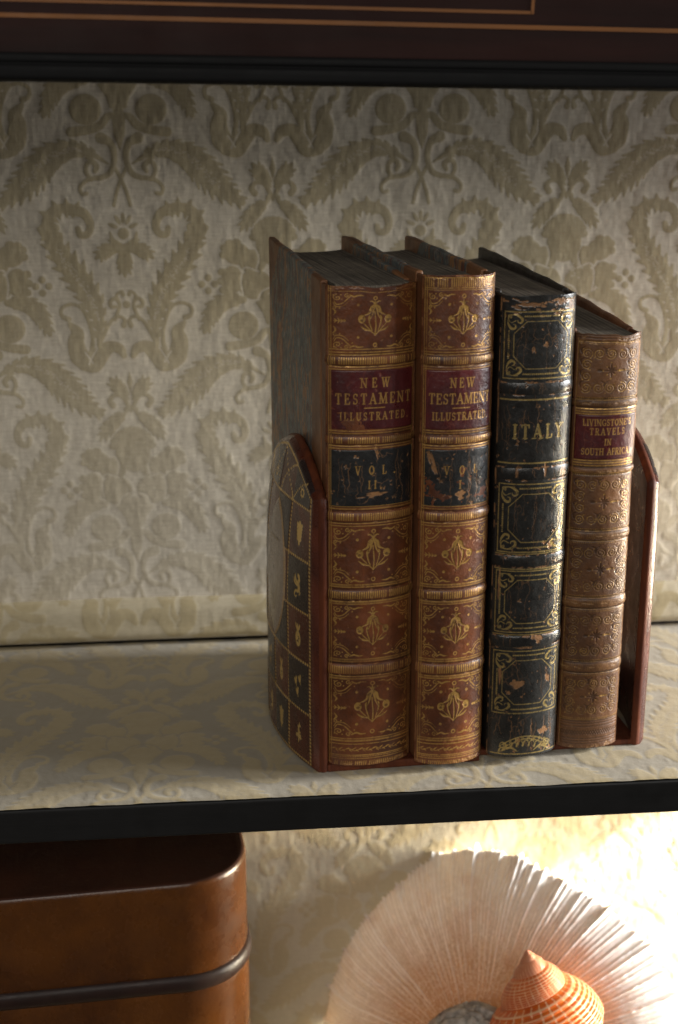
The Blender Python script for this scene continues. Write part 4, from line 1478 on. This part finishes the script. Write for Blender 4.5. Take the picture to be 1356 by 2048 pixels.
def loft(name, levels, mat, parent, hx, hy, r, cap=False):
    P = []
    for off, z in levels:
        q = rrect(hx + off, hy + off, max(.002, r + off))
        P.append(q)
    n = min(len(q) for q in P)
    R = []
    for (off, z), q in zip(levels, P):
        q = np.array([q[int(i * len(q) / n)] for i in range(n)])
        R.append(np.concatenate([q, np.full((n, 1), z)], 1))
    R = np.stack(R)
    o = grid(name, R, mat, parent, wrap=True)
    return o


HX, HY, CRAD, ZT = .112, .070, .036, .345 - .073
ZB = .345 - .1330
case_body = loft('body', [(-.001, .0002), (0, .002)] + [(0, z) for z in np.linspace(.01, ZB - .008, 12)] + [(-.0002, ZB - .004), (-.0012, ZB - .001), (-.0012, ZB)], M['case_leather'], case, HX, HY, CRAD)
loft('ridge', [(-.0014, ZB - .0040), (.0002, ZB - .0036), (.0012, ZB - .0020), (.0017, ZB + .0008), (.0012, ZB + .0034), (.0002, ZB + .0054), (-.0014, ZB + .0060)], M['case_band'], case, HX, HY, CRAD)
lid = loft('lid', [(-.0012, ZB + .005), (-.0008, ZB + .0062), (-.0005, ZB + .008)] + [(-.0005, z) for z in np.linspace(ZB + .010, ZT - .003, 10)] + [(-.0008, ZT - .0012), (-.0014, ZT - .0003)], M['case_leather'], case, HX, HY, CRAD)
loft('lid_top', [(-.0013, ZT - .0008), (-.0018, ZT + .0002), (-.003, ZT + .0005), (-.006, ZT + .0002), (-.02, ZT), (-.04, ZT - .0003), (-.055, ZT - .0004), (-.0695, ZT - .0004)], M['case_lid'], lid, HX, HY, CRAD)
# stitched seam down the front
sx_ = -.060
zz = np.linspace(.01, ZT - .001, 160)
jx = sx_ + .00035 * (vnoise(zz + 1, zz * 0, .006, 3, 2) - .5)
yy = -HY - .0001 + .0009 * (zz > ZB - .0005) - .0024 * np.clip(1 - np.abs(zz - ZB - .003) / .003, 0, 1)
R = np.stack([np.stack([jx - .00022, yy - .0002, zz], -1), np.stack([jx + .00022, yy - .0002, zz], -1)])
grid('seam', R, M['case_band'], case)

# ------------------------------------------------------------------ mushroom coral
def coral_mat():
    k = NT('coral_skeleton')
    rg = k.attr('ridge')
    rad = k.attr('radius')
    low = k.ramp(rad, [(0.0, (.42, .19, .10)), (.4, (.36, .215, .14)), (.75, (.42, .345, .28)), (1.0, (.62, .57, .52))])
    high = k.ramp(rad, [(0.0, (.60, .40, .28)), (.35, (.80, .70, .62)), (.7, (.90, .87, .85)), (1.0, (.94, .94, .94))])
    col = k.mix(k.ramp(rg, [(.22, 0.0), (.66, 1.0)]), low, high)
    pale = k.math('MULTIPLY', k.ramp(rad, [(.5, 0.0), (.95, 1.0)]), k.ramp(k.noise(45, None, 3), [(.3, .35), (.6, .75)]))
    col = k.mix(pale, col, (.88, .89, .90))
    gr = k.noise(1200, None, 3, .7)
    col = k.mix(k.ramp(gr, [(.53, 0.0), (.60, .8)]), col, (.86, .80, .75))
    col = k.mix(k.ramp(k.noise(60, None, 4), [(.48, 0.0), (.7, .25)]), col, (.42, .2, .11))
    k.set('Base Color', col)
    k.set('Roughness', .75)
    tr = k.n('ShaderNodeBsdfTranslucent')
    k.l(k.mix(.45, col, (.88, .55, .16)), tr.inputs[0])
    ms = k.n('ShaderNodeMixShader')
    ms.inputs[0].default_value = .18
    k.l(k.b.outputs[0], ms.inputs[1])
    k.l(tr.outputs[0], ms.inputs[2])
    k.l(ms.outputs[0], k.out.inputs[0])
    k.bump(gr, .5, .0006)
    return k.m


M['coral'] = coral_mat()
CR = .119
coral = tag(empty('mushroom_coral', (.1635, .136, -.3665), math.radians(-33)), 'large pale mushroom coral disc with radiating ridges, standing against the lower wall', 'coral')


def coral_mesh():
    nth, nr = 1900, 120
    th = np.linspace(0, 2 * np.pi, nth, endpoint=False)
    r = np.linspace(.03, 1, nr)
    T, Rr = np.meshgrid(th, r)
    N = 220
    g = np.random.default_rng(5)
    cell = T / (2 * np.pi) * N + .35 * (vnoise(np.cos(T) * 4 + 9, np.sin(T) * 4 + 9, 1.0, 2, 2) - .5) * Rr + .5 * (vnoise(Rr * 6 + 2, T * 3, 1.0, 8, 2) - .5)
    ci = np.floor(cell).astype(int) % N
    fr = cell - np.floor(cell)
    amp = g.uniform(.35, 1, N)
    amp[::9] = 1.3
    cyc = np.array([0 if i % 4 == 0 else (.28 if i % 2 == 0 else .5) for i in range(N)]) + g.uniform(-.06, .06, N)
    A = amp[ci] * np.clip((Rr - cyc[ci]) / .14, 0, 1)
    ridge = A * np.clip(1 - np.abs(fr - .5) * 2, 0, 1) ** 1.1
    teeth = .35 + 1.0 * vnoise(Rr * CR / .0017 + ci * 7.3, ci * 3.1 + fr * 2, 1.0, 12, 2)
    ridge = ridge * teeth
    hgt = .0024 * ridge * (.35 + .65 * Rr)
    rim = 1 + .06 * (amp[ci] - .6) * np.clip((Rr - .8) / .2, 0, 1) * (np.clip(1 - np.abs(fr - .5) * 2, 0, 1)) + .016 * np.sin(T * 3 + .6) * Rr + .010 * np.sin(T * 7 + 2) * Rr ** 2
    x, z = CR * Rr * rim * np.cos(T), CR * Rr * rim * np.sin(T)
    dome = -.016 * (1 - Rr ** 2) + .014 * np.clip((Rr - .72) / .28, 0, 1) ** 2 - .012 * np.exp(-(Rr / .22) ** 2) + .004 * np.sin(T * 3 + 1) * Rr
    y = dome - hgt
    front = np.stack([x, y, z], -1)
    back = np.stack([x[::-1] * .995, (dome + .0022 + .003 * (1 - Rr))[::-1], z[::-1] * .995], -1)
    P = np.concatenate([front, back[::12]], 0)
    rd = np.concatenate([Rr, Rr[::-1][::12]], 0)
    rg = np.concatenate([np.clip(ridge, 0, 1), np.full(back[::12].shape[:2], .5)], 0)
    L = math.radians(16)
    Py, Pz = P[..., 1].copy(), P[..., 2].copy()
    P[..., 1] = Py * math.cos(L) + Pz * math.sin(L)
    P[..., 2] = Pz * math.cos(L) - Py * math.sin(L) + .113
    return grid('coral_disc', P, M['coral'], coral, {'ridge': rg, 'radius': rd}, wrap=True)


coral_mesh()

# ------------------------------------------------------------------ turban shell and grey lump in front of the coral
def shell_mat():
    k = NT('orange_shell')
    ln = k.attr('line')
    ag = k.attr('age')
    base = k.ramp(k.noise(120, None, 5, .6), [(.3, (.60, .090, .006)), (.7, (.74, .17, .018))])
    base = k.mix(k.ramp(ag, [(.0, .75), (.5, 0.0)]), base, (.40, .15, .10))
    col = k.mix(k.math('MULTIPLY', ln, k.ramp(k.noise(90, None, 4), [(.3, .45), (.6, 1.0)])), base, (.86, .54, .33))
    k.set('Base Color', col)
    k.set('Roughness', .36)
    k.set('Subsurface Weight', .15)
    k.set('Subsurface Radius', (.006, .002, .001))
    k.bump(k.noise(700), .25, .0004)
    return k.m


M['shell'] = shell_mat()


def spiral_shell():
    nth, nph = 2200, 150
    turns, kk = 6.0, 2.0
    th = np.linspace(0, turns * 2 * np.pi, nth)
    pp = np.linspace(0, 1.45, nph)
    PV, THh = np.meshgrid(pp, th)
    gr = np.exp(math.log(kk) / (2 * np.pi) * (THh - th[-1]))
    ta = math.tan(math.radians(39))
    rho0, rho1 = 1 / kk, 1.0
    q = np.clip(PV, 0, 1)
    rho = rho0 + (rho1 - rho0) * q + .15 * np.sin(np.pi * q ** .8) - .05 * np.exp(-((q) / .05) ** 2)
    hh = (rho0 + (rho1 - rho0) * q) / ta + .04 * np.sin(np.pi * q)
    b = np.clip(PV - 1, 0, 1)
    rho = rho * (1 - 1.1 * b ** 1.3)
    hh = hh + b * 1.5
    cord = np.cos(PV * 2 * np.pi * 10) * .5 + .5
    ax = np.cos(THh * 30 + 5 * PV) * .5 + .5
    rho = rho * (1 + -.03 * (1 - cord) ** 2 * (PV > .04))
    sc = .0485
    P = np.stack([sc * gr * rho * np.cos(THh), -sc * gr * rho * np.sin(THh), -sc * gr * hh], -1)
    brk = vnoise(THh * 3.3 + 2, PV * 8.5 + 2, 1.0, 15, 2)
    line = np.clip(np.maximum((cord - .80) / .16, (ax - .90) / .06 * (brk > .28)), 0, 1)
    line = np.where(PV < .03, 0, line)
    return P, line, gr


P, line, gr = spiral_shell()
axis_d = Vector((.27, -.34, -1)).normalized()     # from the apex down
rot = Vector((0, 0, -1)).rotation_difference(axis_d).to_matrix()
rot = rot @ Matrix.Rotation(math.radians(150), 3, 'Z')
P = P @ np.array(rot).T
tip = P[0].mean(0)
SHELL_AT = np.array([.1745, .095, -.1560])
root = Vector((.215, .080, -.262))
P = P - tip + SHELL_AT - np.array(root)
shell = tag(empty('turban_shell', tuple(root)), 'orange spiral sea shell with pale crossing ribs in front of the coral', 'shell')
grid('shell_body', P, M['shell'], shell, {'line': line, 'age': gr})

k = NT('grey_stone')
k.set('Base Color', k.mix(k.ramp(k.noise(220, None, 5, .6), [(.35, 0.0), (.65, 1.0)]), (.24, .20, .17), (.52, .46, .40)))
k.set('Roughness', .85)
k.bump(k.noise(900), .5, .0008)
M['grey'] = k.m
bm = bmesh.new()
bmesh.ops.create_icosphere(bm, subdivisions=6, radius=1)
vs = np.array([v.co[:] for v in bm.verts])
worm = np.abs(vnoise(vs[:, 0] * 2 + vs[:, 2] + 7, vs[:, 1] * 2 + vs[:, 2] * 1.6 + 7, .34, 3, 2) - .5)
d_ = 1 + .10 * (vnoise(vs[:, 0] + vs[:, 2] * .5 + 5, vs[:, 1] + vs[:, 2] + 5, .5, 9, 3) - .5) - .07 * np.clip(1 - worm / .07, 0, 1)
for v, q in zip(bm.verts, d_): v.co = Vector((v.co.x * .046 * q, v.co.y * .034 * q, (.0775 + v.co.z * .0775 * q)))
lump = bm_obj('rough_stone', bm, M['grey'], None, True)
lump.location = (.146, .092, -.345)
tag(lump, 'lumpy grey coral stone half hidden by the orange shell', 'stone')
